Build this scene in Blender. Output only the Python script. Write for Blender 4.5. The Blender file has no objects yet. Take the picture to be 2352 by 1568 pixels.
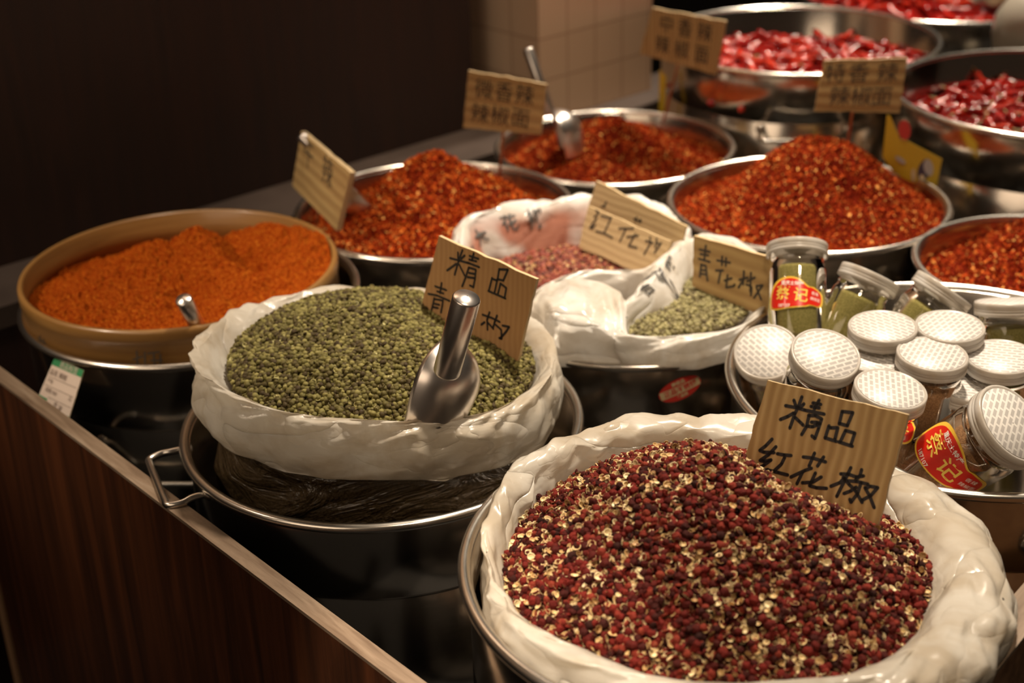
import bpy, math, random
import numpy as np
from mathutils import Vector, Matrix, noise

C = bpy.context.scene
COL = C.collection
PI = math.pi

# ------------------------------------------------------------------ camera
cam_d = bpy.data.cameras.new('camera')
cam = bpy.data.objects.new('camera', cam_d); COL.objects.link(cam)
PITCH, ROLL = math.radians(26), math.radians(1.7)
_r = Vector((1, 0, 0)); _u = Vector((0, math.sin(PITCH), math.cos(PITCH))); _f = Vector((0, math.cos(PITCH), -math.sin(PITCH)))
_X = math.cos(ROLL)*_r - math.sin(ROLL)*_u
_Y = math.sin(ROLL)*_r + math.cos(ROLL)*_u
cam.matrix_world = Matrix(((_X.x, _Y.x, -_f.x, 0), (_X.y, _Y.y, -_f.y, 0), (_X.z, _Y.z, -_f.z, 1.6), (0, 0, 0, 1)))
cam_d.sensor_width = 36; cam_d.lens = 50.0
cam_d.clip_start = .05; cam_d.clip_end = 60
cam_d.dof.use_dof = True; cam_d.dof.focus_distance = 1.37; cam_d.dof.aperture_fstop = 4.2
C.camera = cam
# ------------------------------------------------------------------ world, lights, exposure
C.view_settings.view_transform = 'Standard'; C.view_settings.look = 'None'
C.view_settings.gamma = 1; C.view_settings.use_curve_mapping = False
C.view_settings.exposure = 0.0
w = bpy.data.worlds.new('world'); C.world = w; w.use_nodes = True
w.node_tree.nodes['Background'].inputs[0].default_value = (.9, .62, .42, 1)
w.node_tree.nodes['Background'].inputs[1].default_value = .03
def spot(name, loc, target, energy, size, blend, radius, color=(1, .80, .58)):
    d = bpy.data.lights.new(name, 'SPOT'); o = bpy.data.objects.new(name, d); COL.objects.link(o)
    o.location = loc; d.energy = energy; d.spot_size = math.radians(size); d.spot_blend = blend
    d.shadow_soft_size = radius; d.color = color
    o.rotation_euler = (Vector(target)-Vector(loc)).to_track_quat('-Z', 'Y').to_euler()
    return o
spot('lamp_main', (.55, 2.0, 3.1), (.33, 1.50, .85), 430, 45, .8, .09, (1, .85, .67))
spot('lamp_front', (.40, .28, 3.0), (.44, 1.12, .85), 72, 33, .3, .10, (1, .80, .58))
spot('fill_edge', (-.55, .25, 2.9), (-.09, .87, .78), 230, 13, .25, .03, (1, .84, .66))  # narrow spot added to brighten the end of the front board
spot('lamp_back', (1.1, 3.6, 3.0), (.80, 2.75, .85), 420, 52, .8, .12, (1, .85, .67))
spot('fill_pillar', (.30, 2.45, 3.1), (.12, 2.5, .8), 170, 34, .9, .10, (1, .82, .62))  # spot added to brighten the pillar and the flakes before it
spot('lamp_left', (-1.5, 1.15, 2.2), (-.33, 1.75, .82), 85, 34, .9, .05, (1, .82, .62))
spot('fill_wall', (-.3, 1.9, 3.2), (-.7, 2.3, 2.2), 160, 70, .9, .15, (1, .85, .67))  # added wall washer, lights the unseen upper tiles for reflections
def panel(name, loc, target, energy, sx, sy, color=(1, .80, .58)):
    d = bpy.data.lights.new(name, 'AREA'); o = bpy.data.objects.new(name, d); COL.objects.link(o)
    d.shape = 'RECTANGLE'; d.size = sx; d.size_y = sy; d.energy = energy; d.color = color; o.location = loc
    o.rotation_euler = (Vector(target)-Vector(loc)).to_track_quat('-Z', 'Y').to_euler(); return o
panel('fill_panel', (-1.6, -.6, 2.3), (0, 1.2, .5), 11, 1.6, 1.2, (1, .76, .54))  # added fill light behind the camera, not a real window

# ------------------------------------------------------------------ helpers
def tag(o, label=None, cat=None, group=None, kind=None):
    if label: o['label'] = label
    if cat: o['category'] = cat
    if group: o['group'] = group
    if kind: o['kind'] = kind
    return o
def empty(name, loc, label, cat, group=None):
    o = bpy.data.objects.new(name, None); COL.objects.link(o); o.location = loc; o.empty_display_size = .02
    return tag(o, label, cat, group)
def mesh(name, verts, faces, mats, parent=None, smooth=True, midx=None, tint=None, mw=None):
    """verts in the parent's space"""
    m = bpy.data.meshes.new(name)
    verts = np.asarray(verts, dtype=np.float64).reshape(-1, 3)
    if isinstance(faces, np.ndarray):
        k = faces.shape[1]; n = faces.shape[0]
        m.vertices.add(len(verts)); m.vertices.foreach_set('co', verts.astype(np.float32).ravel())
        m.loops.add(n*k); m.loops.foreach_set('vertex_index', faces.astype(np.int32).ravel())
        m.polygons.add(n); m.polygons.foreach_set('loop_start', np.arange(0, n*k, k, dtype=np.int32))
        m.update(calc_edges=True)
    else:
        m.from_pydata([tuple(v) for v in verts], [], faces); m.update()
    m.polygons.foreach_set('use_smooth', np.full(len(m.polygons), smooth, dtype=bool))
    for t in (mats if isinstance(mats, (list, tuple)) else [mats]): m.materials.append(t)
    if midx is not None: m.polygons.foreach_set('material_index', np.asarray(midx, dtype=np.int32))
    if tint is not None:
        a = m.attributes.new('tint', 'FLOAT', 'POINT'); a.data.foreach_set('value', np.asarray(tint, dtype=np.float32))
    m.validate(); m.update()
    o = bpy.data.objects.new(name, m); COL.objects.link(o)
    if parent is not None: o.parent = parent
    if mw is not None: o.matrix_local = mw
    return o
def grid_faces(nu, nv, closed_u=True, off=0, flip=False):
    F = []
    for j in range(nv-1):
        for i in range(nu if closed_u else nu-1):
            a = off+j*nu+i; b = off+j*nu+(i+1) % nu; c = off+(j+1)*nu+(i+1) % nu; d = off+(j+1)*nu+i
            F.append((a, d, c, b) if flip else (a, b, c, d))
    return F
def lathe(prof, n=96, cap0=False, cap1=False):
    V = []
    for r, z in prof:
        for i in range(n):
            a = 2*PI*i/n; V.append((r*math.cos(a), r*math.sin(a), z))
    F = grid_faces(n, len(prof))
    if cap0: F.append(tuple(range(n-1, -1, -1)))
    if cap1: F.append(tuple(range((len(prof)-1)*n, len(prof)*n)))
    return V, F
def tube(pts, rad, n=10, closed=False, cap=True):
    P = [Vector(p) for p in pts]; N = len(P)
    rr = rad if isinstance(rad, (list, tuple)) else [rad]*N
    V = []; prev = None
    for k in range(N):
        if closed: t = P[(k+1) % N]-P[k-1]
        else: t = P[min(k+1, N-1)]-P[max(k-1, 0)]
        t.normalize()
        if prev is None:
            a = Vector((0, 0, 1)) if abs(t.z) < .9 else Vector((1, 0, 0)); nn = t.cross(a).normalized()
        else:
            nn = (prev-t*prev.dot(t)).normalized()
        prev = nn; b = t.cross(nn)
        for i in range(n):
            a = 2*PI*i/n; V.append(P[k]+(nn*math.cos(a)+b*math.sin(a))*rr[k])
    F = grid_faces(n, N)
    if closed:
        for i in range(n): F.append(((N-1)*n+i, (N-1)*n+(i+1) % n, (i+1) % n, i))
    elif cap:
        F.append(tuple(range(n-1, -1, -1))); F.append(tuple(range((N-1)*n, N*n)))
    return V, F
def join(*VF):
    V = []; F = []
    for v, f in VF:
        o = len(V); V += list(v); F += [tuple(i+o for i in q) for q in f]
    return V, F
def box(x0, x1, y0, y1, z0, z1):
    V = [(x, y, z) for z in (z0, z1) for y in (y0, y1) for x in (x0, x1)]
    return V, [(0, 2, 3, 1), (4, 5, 7, 6), (0, 1, 5, 4), (2, 6, 7, 3), (0, 4, 6, 2), (1, 3, 7, 5)]
def catmull(pts, m, closed=True):
    P = np.asarray(pts, float); n = len(P); out = []
    tt = np.linspace(0, n if closed else n-1, m, endpoint=not closed)
    for t in tt:
        i = int(math.floor(t)); f = t-i
        if closed: a, b, c, d = P[(i-1) % n], P[i % n], P[(i+1) % n], P[(i+2) % n]
        else:
            i = min(i, n-2); f = t-i
            b, c = P[i], P[i+1]; a = P[i-1] if i > 0 else 2*b-c; d = P[i+2] if i+2 < n else 2*c-b
        out.append(.5*((2*b)+(-a+c)*f+(2*a-5*b+4*c-d)*f*f+(-a+3*b-3*c+d)*f**3))
    return np.array(out)
def vnoise(x, y, seed=0):
    """smooth value noise on numpy arrays, -1..1"""
    xi = np.floor(x).astype(np.int64); yi = np.floor(y).astype(np.int64); fx = x-xi; fy = y-yi
    fx = fx*fx*(3-2*fx); fy = fy*fy*(3-2*fy)
    def h(a, b):
        n = (a*374761393+b*668265263+seed*1442695041) & 0x7fffffff
        n = ((n ^ (n >> 13))*1274126177) & 0x7fffffff
        return ((n ^ (n >> 16)) & 0xffff)/32767.5-1
    return (h(xi, yi)*(1-fx)+h(xi+1, yi)*fx)*(1-fy)+(h(xi, yi+1)*(1-fx)+h(xi+1, yi+1)*fx)*fy
def facet(x, y, seed=0):
    """noise made of flat triangles, for creased film, -1..1"""
    x, y = np.broadcast_arrays(np.asarray(x, float), np.asarray(y, float))
    xi = np.floor(x).astype(np.int64); yi = np.floor(y).astype(np.int64); fx = x-xi; fy = y-yi
    z = lambda i, j: vnoise((xi+i).astype(float), (yi+j).astype(float), seed)
    a, b, c, d = z(0, 0), z(1, 0), z(0, 1), z(1, 1)
    return np.where(fx+fy < 1, a+(b-a)*fx+(c-a)*fy, d+(c-d)*(1-fx)+(b-d)*(1-fy))
def fbm(x, y, seed=0, oct=4):
    s = 0; a = 1; t = 0
    for k in range(oct):
        s = s+a*vnoise(x*2**k, y*2**k, seed+k*17); t += a; a *= .5
    return s/t
def text_mesh(body, size=1.0, extrude=0.0, shear=0.0, bold=0.0):
    cu = bpy.data.curves.new('t', 'FONT'); cu.body = body; cu.size = size; cu.align_x = 'CENTER'; cu.align_y = 'CENTER'
    cu.extrude = extrude; cu.shear = shear; cu.offset = bold; cu.resolution_u = 2
    o = bpy.data.objects.new('t', cu); COL.objects.link(o)
    dg = bpy.context.evaluated_depsgraph_get()
    m = bpy.data.meshes.new_from_object(o.evaluated_get(dg))
    V = [tuple(v.co) for v in m.vertices]; F = [tuple(p.vertices) for p in m.polygons]
    bpy.data.objects.remove(o); bpy.data.curves.remove(cu); bpy.data.meshes.remove(m)
    return V, F
def ribbon(lines, wd, z):
    V = []; F = []
    for L in lines:
        L = [np.array(p, float) for p in L]
        for k in range(len(L)-1):
            d = L[k+1]-L[k]; d = d/max(np.linalg.norm(d), 1e-9); n = np.array([-d[1], d[0]])*wd/2
            o = len(V); V += [(*(L[k]-n), z), (*(L[k+1]-n), z), (*(L[k+1]+n), z), (*(L[k]+n), z)]; F.append((o, o+1, o+2, o+3))
        for p in L:
            o = len(V); V += [(p[0]+wd/2*math.cos(a*PI/4), p[1]+wd/2*math.sin(a*PI/4), z) for a in range(8)]; F.append(tuple(range(o, o+8)))
    return V, F
def basis(X, Y, N, loc):
    return Matrix(((X[0], Y[0], N[0], loc[0]), (X[1], Y[1], N[1], loc[1]), (X[2], Y[2], N[2], loc[2]), (0, 0, 0, 1)))

# ------------------------------------------------------------------ materials
def mat(name, color=(.5, .5, .5), rough=.5, metal=0, coat=0, coat_rough=.1, spec=.5):
    m = bpy.data.materials.new(name); m.use_nodes = True
    b = m.node_tree.nodes['Principled BSDF']
    b.inputs['Base Color'].default_value = (*color, 1); b.inputs['Roughness'].default_value = rough
    b.inputs['Metallic'].default_value = metal; b.inputs['Coat Weight'].default_value = coat
    b.inputs['Coat Roughness'].default_value = coat_rough; b.inputs['Specular IOR Level'].default_value = spec
    return m
class NT:
    def __init__(s, m): s.m = m; s.t = m.node_tree; s.b = s.t.nodes.get('Principled BSDF'); s._c = None
    def n(s, typ, **kw):
        nd = s.t.nodes.new(typ)
        for k, v in kw.items():
            if k.startswith('i_'): nd.inputs[k[2:].replace('_', ' ')].default_value = v
            else: setattr(nd, k, v)
        return nd
    def l(s, a, b): s.t.links.new(a, b)
    def coord(s, scale=(1, 1, 1), rot=(0, 0, 0), which='Object'):
        c = s.n('ShaderNodeTexCoord'); mp = s.n('ShaderNodeMapping')
        mp.inputs['Scale'].default_value = scale; mp.inputs['Rotation'].default_value = rot
        s.l(c.outputs[which], mp.inputs['Vector']); return mp.outputs[0]
    def noise(s, vec, scale, detail=4, rough=.55, dist=0):
        nd = s.n('ShaderNodeTexNoise'); nd.inputs['Scale'].default_value = scale; nd.inputs['Detail'].default_value = detail
        nd.inputs['Roughness'].default_value = rough; nd.inputs['Distortion'].default_value = dist
        s.l(vec, nd.inputs['Vector']); return nd.outputs['Fac']
    def ramp(s, fac, stops):
        r = s.n('ShaderNodeValToRGB'); e = r.color_ramp.elements
        while len(e) < len(stops): e.new(.5)
        for k, (p, c) in enumerate(stops): e[k].position = p; e[k].color = (*c, 1)
        s.l(fac, r.inputs['Fac']); return r.outputs['Color']
    def bump(s, h, strength, dist=.001, prev=None):
        b = s.n('ShaderNodeBump'); b.inputs['Strength'].default_value = strength; b.inputs['Distance'].default_value = dist
        s.l(h, b.inputs['Height'])
        if prev is not None: s.l(prev, b.inputs['Normal'])
        return b.outputs['Normal']
    def attr(s, name='tint'):
        a = s.n('ShaderNodeAttribute'); a.attribute_name = name; return a.outputs['Fac']
def m_steel(name, color, rough):
    m = mat(name, color, rough, 1); t = NT(m); v = t.coord((3, 3, 25))
    f = t.noise(v, 9, 3); r = t.n('ShaderNodeMapRange'); r.inputs['To Min'].default_value = rough*.9; r.inputs['To Max'].default_value = rough*1.2
    t.l(f, r.inputs['Value']); t.l(r.outputs[0], t.b.inputs['Roughness'])
    t.l(t.bump(t.noise(t.coord(), 14, 2), .05, .002), t.b.inputs['Normal']); return m
STEEL = m_steel('brushed_steel', (.56, .51, .45), .17)
STEEL_RIM = m_steel('polished_steel', (.72, .67, .60), .24)
STEEL_SCOOP = mat('smooth_scoop_steel', (.80, .74, .69), .29, 1)
def m_wood(name, stops, scale, rot=(0, 0, 0), rough=.35, coat=.3, nz=3.0, bump=.15):
    m = mat(name, rough=rough, coat=coat, coat_rough=.16); t = NT(m); v = t.coord(scale, rot)
    f = t.noise(v, nz, 7, .62, .6); t.l(t.ramp(f, stops), t.b.inputs['Base Color'])
    t.l(t.bump(t.noise(v, nz*3, 5, .6), bump, .001), t.b.inputs['Normal']); return m
WOOD_FRONT = m_wood('dark_stained_pine', [(.30, (.026, .0095, .0045)), (.46, (.055, .018, .007)), (.60, (.090, .028, .010)), (.76, (.135, .042, .014))], (14, 14, .8), nz=2.4, rough=.42, coat=.2)
WOOD_TOP = m_wood('worn_edge_wood', [(.3, (.12, .075, .046)), (.55, (.24, .17, .115)), (.8, (.38, .30, .225))], (4, 40, 40), nz=2.2, rough=.42, coat=.9)
WOOD_DARK = m_wood('dark_wall_boards', [(.3, (.013, .0042, .0018)), (.7, (.027, .0080, .003))], (14, 14, 1.0), rough=.6, coat=0)
WOOD_PALE = m_wood('pale_trim_wood', [(.3, (.30, .17, .09)), (.7, (.42, .25, .14))], (30, 30, 2), rough=.5, coat=0)
WOOD_SIDE = m_wood('brown_side_wood', [(.3, (.10, .045, .018)), (.55, (.20, .10, .045)), (.8, (.30, .17, .08))], (30, 3, 30), nz=2.2, rough=.4, coat=.3)
BLACK = mat('shade_black', (.006, .005, .004), .8)  # near-black that puts the shade inside the box into the colour
LEDGE = mat('grey_brown_worktop', (.085, .06, .048), .5)
_t = NT(LEDGE); _t.l(_t.ramp(_t.noise(_t.coord(), 9, 5), [(.3, (.042, .027, .020)), (.7, (.065, .044, .034))]), _t.b.inputs['Base Color'])
BAMBOO = m_wood('varnished_bamboo', [(.3, (.22, .105, .027)), (.55, (.28, .14, .038)), (.8, (.34, .18, .052))], (3, 3, 60), nz=2, rough=.38, coat=.35, bump=.05)
def m_tint(name, stops, rough, bump_scale=0, bump_str=.3, spec=.4, sss=0):
    m = mat(name, rough=rough, spec=spec); t = NT(m)
    t.l(t.ramp(t.attr(), stops), t.b.inputs['Base Color'])
    if bump_scale: t.l(t.bump(t.noise(t.coord(), bump_scale, 3), bump_str, .001), t.b.inputs['Normal'])
    return m
GREEN_PEP = m_tint('green_peppercorn', [(0, (.040, .024, .008)), (.35, (.085, .066, .018)), (.7, (.15, .13, .036)), (1, (.25, .215, .07))], .65, 900, .5, spec=.25)
GREEN_IN = m_tint('green_peppercorn_inner', [(0, (.16, .12, .03)), (.5, (.34, .29, .10)), (1, (.50, .46, .20))], .5)
RED_PEP = m_tint('red_peppercorn_skin', [(0, (.025, .006, .004)), (.4, (.085, .009, .006)), (.75, (.165, .014, .009)), (1, (.23, .036, .018))], .65, 1300, 1.0, spec=.15)
CREAM = m_tint('peppercorn_inner_husk', [(0, (.40, .22, .08)), (.4, (.62, .42, .18)), (1, (.84, .70, .40))], .38)
FLAKE = m_tint('chili_flakes', [(0, (.10, .008, .003)), (.4, (.30, .028, .006)), (.75, (.48, .075, .012)), (.9, (.60, .14, .025)), (.94, (.75, .34, .08)), (1, (.8, .45, .14))], .8, 0, spec=.03)
FLAKE_O = m_tint('orange_chili_flakes', [(0, (.14, .012, .004)), (.4, (.42, .050, .008)), (.75, (.60, .11, .014)), (.9, (.70, .19, .03)), (.95, (.8, .36, .09)), (1, (.8, .45, .14))], .8, 0, spec=.03)
FLAKE_BED = mat('chili_flake_bed', (.12, .010, .004), .9, spec=.02)
CHILI = m_tint('dried_chili_skin', [(0, (.20, .006, .004)), (.5, (.42, .012, .008)), (1, (.62, .05, .018))], .22, 160, .25, spec=.6)
STEM = mat('chili_stem', (.30, .24, .09), .6)
def m_powder():
    m = mat('orange_chili_powder', rough=.95, spec=.05); t = NT(m); v = t.coord()
    f = t.noise(v, 330, 6, .75); t.l(t.ramp(f, [(.32, (.20, .018, .0015)), (.5, (.42, .062, .004)), (.66, (.78, .25, .020))]), t.b.inputs['Base Color'])
    n1 = t.bump(t.noise(v, 380, 5, .7), 1.0, .004); n2 = t.bump(t.noise(v, 70, 4, .6), .5, .006, n1)
    t.l(n2, t.b.inputs['Normal']); return m
POWDER = m_powder()
def m_film(name, col, trans=.35, rough=.33, wr=1.0, over=None):
    """thin milky plastic film with wrinkles"""
    m = bpy.data.materials.new(name); m.use_nodes = True; t = NT(m); b = t.b
    b.inputs['Base Color'].default_value = (*col, 1); b.inputs['Roughness'].default_value = rough
    b.inputs['Specular IOR Level'].default_value = .55
    v = t.coord(); vs = t.coord((1, 1, 3))
    cr_ = t.ramp(t.noise(v, 11, 4, .6, 1.2), [(.36, tuple(q*f for q, f in zip(col, (.80, .74, .66)))), (.60, col)]); 
    if over:
        ov = t.n('ShaderNodeMix', data_type='RGBA'); ov.inputs[7].default_value = (*over, 1); t.l(t.attr(), ov.inputs[0]); t.l(cr_, ov.inputs[6]); cr_ = ov.outputs[2]
    t.l(cr_, b.inputs['Base Color'])
    n = t.bump(t.noise(v, 6, 3, .55, 1.0), .30*wr, .02)
    for scl, st, dd, pw_, rot in ((5, .55, .020, .55, (.5, .3, .2)), (11, .40, .009, .6, (-.4, .6, .9)), (30, .22, .003, .7, (.8, -.3, .1))):
        q = t.coord((1, 1, 2.2), rot); f = t.noise(q, scl, 1.5, .5, .5)
        m1 = t.n('ShaderNodeMath', operation='SUBTRACT'); m1.inputs[1].default_value = .5; t.l(f, m1.inputs[0])
        m2 = t.n('ShaderNodeMath', operation='ABSOLUTE'); t.l(m1.outputs[0], m2.inputs[0])
        m3 = t.n('ShaderNodeMath', operation='POWER'); m3.inputs[1].default_value = pw_; t.l(m2.outputs[0], m3.inputs[0])
        mk = t.n('ShaderNodeMath', operation='MULTIPLY'); t.l(m3.outputs[0], mk.inputs[0]); t.l(t.ramp(t.noise(v, 4+scl*.3, 2), [(.36, (.1, .1, .1)), (.64, (1, 1, 1))]), mk.inputs[1])
        n = t.bump(mk.outputs[0], st*wr, dd*1.6, n)
    t.l(n, b.inputs['Normal'])
    tr = t.n('ShaderNodeBsdfTranslucent'); tr.inputs['Color'].default_value = (*col, 1); t.l(n, tr.inputs['Normal']); t.l(cr_, tr.inputs['Color'])
    mx = t.n('ShaderNodeMixShader'); mx.inputs[0].default_value = trans
    t.l(b.outputs[0], mx.inputs[1]); t.l(tr.outputs[0], mx.inputs[2])
    t.l(mx.outputs[0], t.t.nodes['Material Output'].inputs['Surface']); return m
FILM = m_film('milky_plastic_film', (.83, .78, .69), .45, .24, 1.5)
FILM_P = m_film('white_printed_film', (.87, .85, .81), .38, .2, 1.2)
FILM_SALMON = m_film('film_over_red_pepper', (.90, .88, .85), .34, .18, .6, (.55, .20, .12))
def m_bag_dark(name, c1, c2):
    m = mat(name, c1, .28, spec=.7); t = NT(m); v = t.coord((1, 1, 2.6), (.35, .25, 0))
    t.l(t.ramp(t.noise(t.coord(), 420, 3), [(.35, c1), (.7, c2)]), t.b.inputs['Base Color'])
    n = t.bump(t.noise(v, 8, 4, .55, 1.8), .9, .02); t.l(n, t.b.inputs['Normal']); return m
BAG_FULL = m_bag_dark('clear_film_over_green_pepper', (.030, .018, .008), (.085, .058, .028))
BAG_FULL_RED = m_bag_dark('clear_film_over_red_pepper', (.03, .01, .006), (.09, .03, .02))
def m_card(name, stops, axis, freq, amp, rough=.75, col_w=.4):
    m = mat(name, rough=rough, spec=.25); t = NT(m); v = t.coord()
    wv = t.n('ShaderNodeTexWave', bands_direction=axis); wv.inputs['Scale'].default_value = freq; wv.inputs['Distortion'].default_value = 2.6
    wv.inputs['Detail'].default_value = 2; wv.inputs['Detail Scale'].default_value = .6; t.l(v, wv.inputs['Vector'])
    sc = (9, .6, 1) if axis == 'X' else (.6, 9, 1)
    nn = t.noise(t.coord(sc), 7, 4)
    mx = t.n('ShaderNodeMix'); mx.inputs[0].default_value = col_w; t.l(nn, mx.inputs[2]); t.l(wv.outputs['Fac'], mx.inputs[3])
    t.l(t.ramp(mx.outputs[0], stops), t.b.inputs['Base Color'])
    n = t.bump(wv.outputs['Fac'], amp, .0015); n = t.bump(t.noise(v, 120, 3), .1, .001, n)
    t.l(n, t.b.inputs['Normal']); return m
CARD_F = m_card('ribbed_cardboard', [(.25, (.36, .215, .088)), (.5, (.48, .31, .13)), (.75, (.62, .43, .20))], 'X', 34, .5, col_w=.25)
CARD_G = m_card('plain_cardboard', [(.2, (.33, .175, .07)), (.8, (.39, .22, .09))], 'X', 40, .05)
CARD_P = m_card('pale_cardboard', [(.2, (.50, .36, .19)), (.8, (.60, .45, .25))], 'Y', 30, .1)
CARD_S = m_card('ridged_cardboard', [(.25, (.33, .20, .08)), (.55, (.44, .29, .12)), (.8, (.55, .39, .17))], 'Y', 17, .35, col_w=.22)
CARD_EDGE = mat('cardboard_cut_edge', (.58, .43, .24), .8)
INK = mat('black_marker', (.018, .014, .014), .5)
INK_SOFT = mat('faded_marker', (.06, .045, .03), .6)
STICK = mat('bamboo_skewer', (.34, .13, .05), .5)
def m_glass():
    m = bpy.data.materials.new('clear_jar_plastic'); m.use_nodes = True; t = NT(m); t.t.nodes.remove(t.b)
    g = t.n('ShaderNodeBsdfGlossy'); g.inputs['Roughness'].default_value = .06; g.inputs['Color'].default_value = (.95, .93, .9, 1)
    tr = t.n('ShaderNodeBsdfTransparent'); tr.inputs['Color'].default_value = (.90, .89, .85, 1)
    fr = t.n('ShaderNodeFresnel'); fr.inputs['IOR'].default_value = 1.45
    mx = t.n('ShaderNodeMixShader'); ad = t.n('ShaderNodeMath', operation='ADD'); ad.inputs[1].default_value = .05
    t.l(fr.outputs[0], ad.inputs[0]); t.l(ad.outputs[0], mx.inputs[0]); t.l(tr.outputs[0], mx.inputs[1]); t.l(g.outputs[0], mx.inputs[2])
    t.l(mx.outputs[0], t.t.nodes['Material Output'].inputs['Surface']); return m
GLASS = m_glass()
def m_lid():
    m = m_film('frosted_lid_plastic', (.78, .75, .71), .5, .25, .0); return m
LID = m_lid()
def m_liner():
    m = mat('printed_lid_liner', rough=.45); t = NT(m); v = t.coord((1, 1, 1), (0, 0, PI/2))
    br = t.n('ShaderNodeTexBrick'); br.inputs['Scale'].default_value = 1; br.inputs['Brick Width'].default_value = .0105
    br.inputs['Row Height'].default_value = .0056; br.inputs['Mortar Size'].default_value = .0013; br.inputs['Mortar Smooth'].default_value = .3
    br.inputs['Color1'].default_value = (.38, .36, .34, 1); br.inputs['Color2'].default_value = (.42, .39, .37, 1); br.inputs['Mortar'].default_value = (.64, .61, .57, 1)
    t.l(v, br.inputs['Vector']); t.l(br.outputs['Color'], t.b.inputs['Base Color']); return m
LINER = m_liner()
def m_speck(name, a, b, scale=600):
    m = mat(name, rough=.8, spec=.2); t = NT(m); f = t.noise(t.coord(), scale, 4, .7)
    t.l(t.ramp(f, [(.35, a), (.68, b)]), t.b.inputs['Base Color']); t.l(t.bump(f, .5, .001), t.b.inputs['Normal']); return m
FILL_BROWN = m_speck('brown_pepper_powder', (.16, .075, .032), (.40, .22, .11))
FILL_GREEN = m_speck('green_pepper_powder', (.17, .15, .04), (.38, .33, .12))
LAB_RED = mat('label_red', (.62, .018, .008), .3, coat=.4); LAB_YEL = mat('label_yellow', (.80, .50, .055), .3, coat=.4)
LAB_GOLD = mat('label_gold_print', (.80, .55, .09), .35); LAB_WHITE = mat('label_white_print', (.85, .72, .65), .4)
PAPER = mat('white_tag_paper', (.62, .50, .42), .5); TAG_GREEN = mat('tag_green', (.03, .22, .08), .5); TAG_INK = mat('tag_print', (.12, .07, .05), .6)
PRINT = mat('bag_print', (.09, .085, .08), .4); PRINT_Y = mat('bag_print_yellow', (.72, .66, .30), .4)
YEL_CARD = mat('yellow_card', (.52, .33, .012), .45); PUR = mat('dark_violet_print', (.05, .035, .06), .5); GREY_P = mat('grey_print', (.40, .36, .33), .5)
RED_P = mat('red_print', (.50, .03, .02), .4); CREAM_P = mat('cream_print', (.55, .42, .24), .5)
TILE = mat('beige_tiles', rough=.35)
_t = NT(TILE); _br = _t.n('ShaderNodeTexBrick'); _br.offset = 0; _br.offset_frequency = 1
for k, v in (('Scale', 1), ('Brick Width', .081), ('Row Height', .086), ('Mortar Size', .0024), ('Mortar Smooth', .2)): _br.inputs[k].default_value = v
_br.inputs['Color1'].default_value = (.54, .36, .23, 1); _br.inputs['Color2'].default_value = (.58, .39, .25, 1); _br.inputs['Mortar'].default_value = (.40, .25, .155, 1)
_t.l(_t.coord(which='UV'), _br.inputs['Vector']); _t.l(_br.outputs['Color'], _t.b.inputs['Base Color'])
CERAMIC = mat('cream_ceramic', (.36, .32, .26), .3, coat=.3)

# ------------------------------------------------------------------ setting
U = Vector((math.cos(math.radians(41.6)), math.sin(math.radians(41.6)), 0)); V_ = Vector((math.sin(math.radians(41.6)), -math.cos(math.radians(41.6)), 0))
def frame_at(loc): return Matrix(((U.x, V_.x, 0, loc[0]), (U.y, V_.y, 0, loc[1]), (0, 0, 1, loc[2]), (0, 0, 0, 1)))
fl = mesh('floor', *box(-4, 4, -2, 8, -.05, 0), mat('dark_floor', (.006, .005, .004), .8), smooth=False); fl['kind'] = 'structure'
W0 = (-.0636, 2.8147, .72)
wl = mesh('wall_left', *box(-3.2, 0, -.06, 0, -.72, .62), WOOD_DARK, smooth=False); wl.matrix_world = frame_at(W0); wl['kind'] = 'structure'
wu = mesh('wall_upper', *box(-3.2, 0, -.06, .004, .62, 2.4), TILE, smooth=False); wu.matrix_world = frame_at(W0); wu['kind'] = 'structure'  # unseen upper wall, pale tiles put in for a bright reflection
bw = mesh('wall_back', *box(3.4, 3.48, -1.8, 4.5, -.72, 2.4), mat('dark_back_wall', (.010, .008, .007), .9), smooth=False); bw.matrix_world = frame_at(W0); bw['kind'] = 'structure'
cl = mesh('tiled_pillar', *box(0, .335, -.30, 0, -.72, 1.6), TILE, smooth=False); cl.matrix_world = frame_at((.0705, 2.8223, .72)); cl['kind'] = 'structure'
_t = NT(TILE); _c = _t.n('ShaderNodeTexCoord'); _s = _t.n('ShaderNodeSeparateXYZ'); _a = _t.n('ShaderNodeMath', operation='ADD'); _k = _t.n('ShaderNodeCombineXYZ')
_t.l(_c.outputs['Object'], _s.inputs[0]); _t.l(_s.outputs[0], _a.inputs[0]); _t.l(_s.outputs[1], _a.inputs[1]); _t.l(_a.outputs[0], _k.inputs[0]); _t.l(_s.outputs[2], _k.inputs[1]); _t.l(_k.outputs[0], _br.inputs['Vector'])

# ------------------------------------------------------------------ the wooden stall
stall = empty('market_stall', (0, 1.2, 0), 'dark stained wooden market stall box holding all the steel pots', 'stall')
def on_stall(o): o.matrix_parent_inverse = Matrix.Translation((0, -1.2, 0)); return o
FO = Vector((-.6473, 1.599, 0)); FD = V_.copy()      # outer top line of the front board
def board(name, m, p0, d, length, thick, z0, z1, back=.0, inward=None):
    d = Vector(d).normalized(); n = Vector((-d.y, d.x, 0)) if inward is None else Vector(inward)
    M = Matrix(((d.x, n.x, 0, p0[0]), (d.y, n.y, 0, p0[1]), (0, 0, 1, z0), (0, 0, 0, 1)))
    o = mesh(name, *box(-back, length, 0, thick, 0, z1-z0), m, stall, smooth=False)
    o.matrix_parent_inverse = Matrix.Translation((0, -1.2, 0)); o.matrix_basis = M; return o
board('front_panel', WOOD_FRONT, FO, FD, 1.30, .019, .02, .781, .17)
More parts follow.
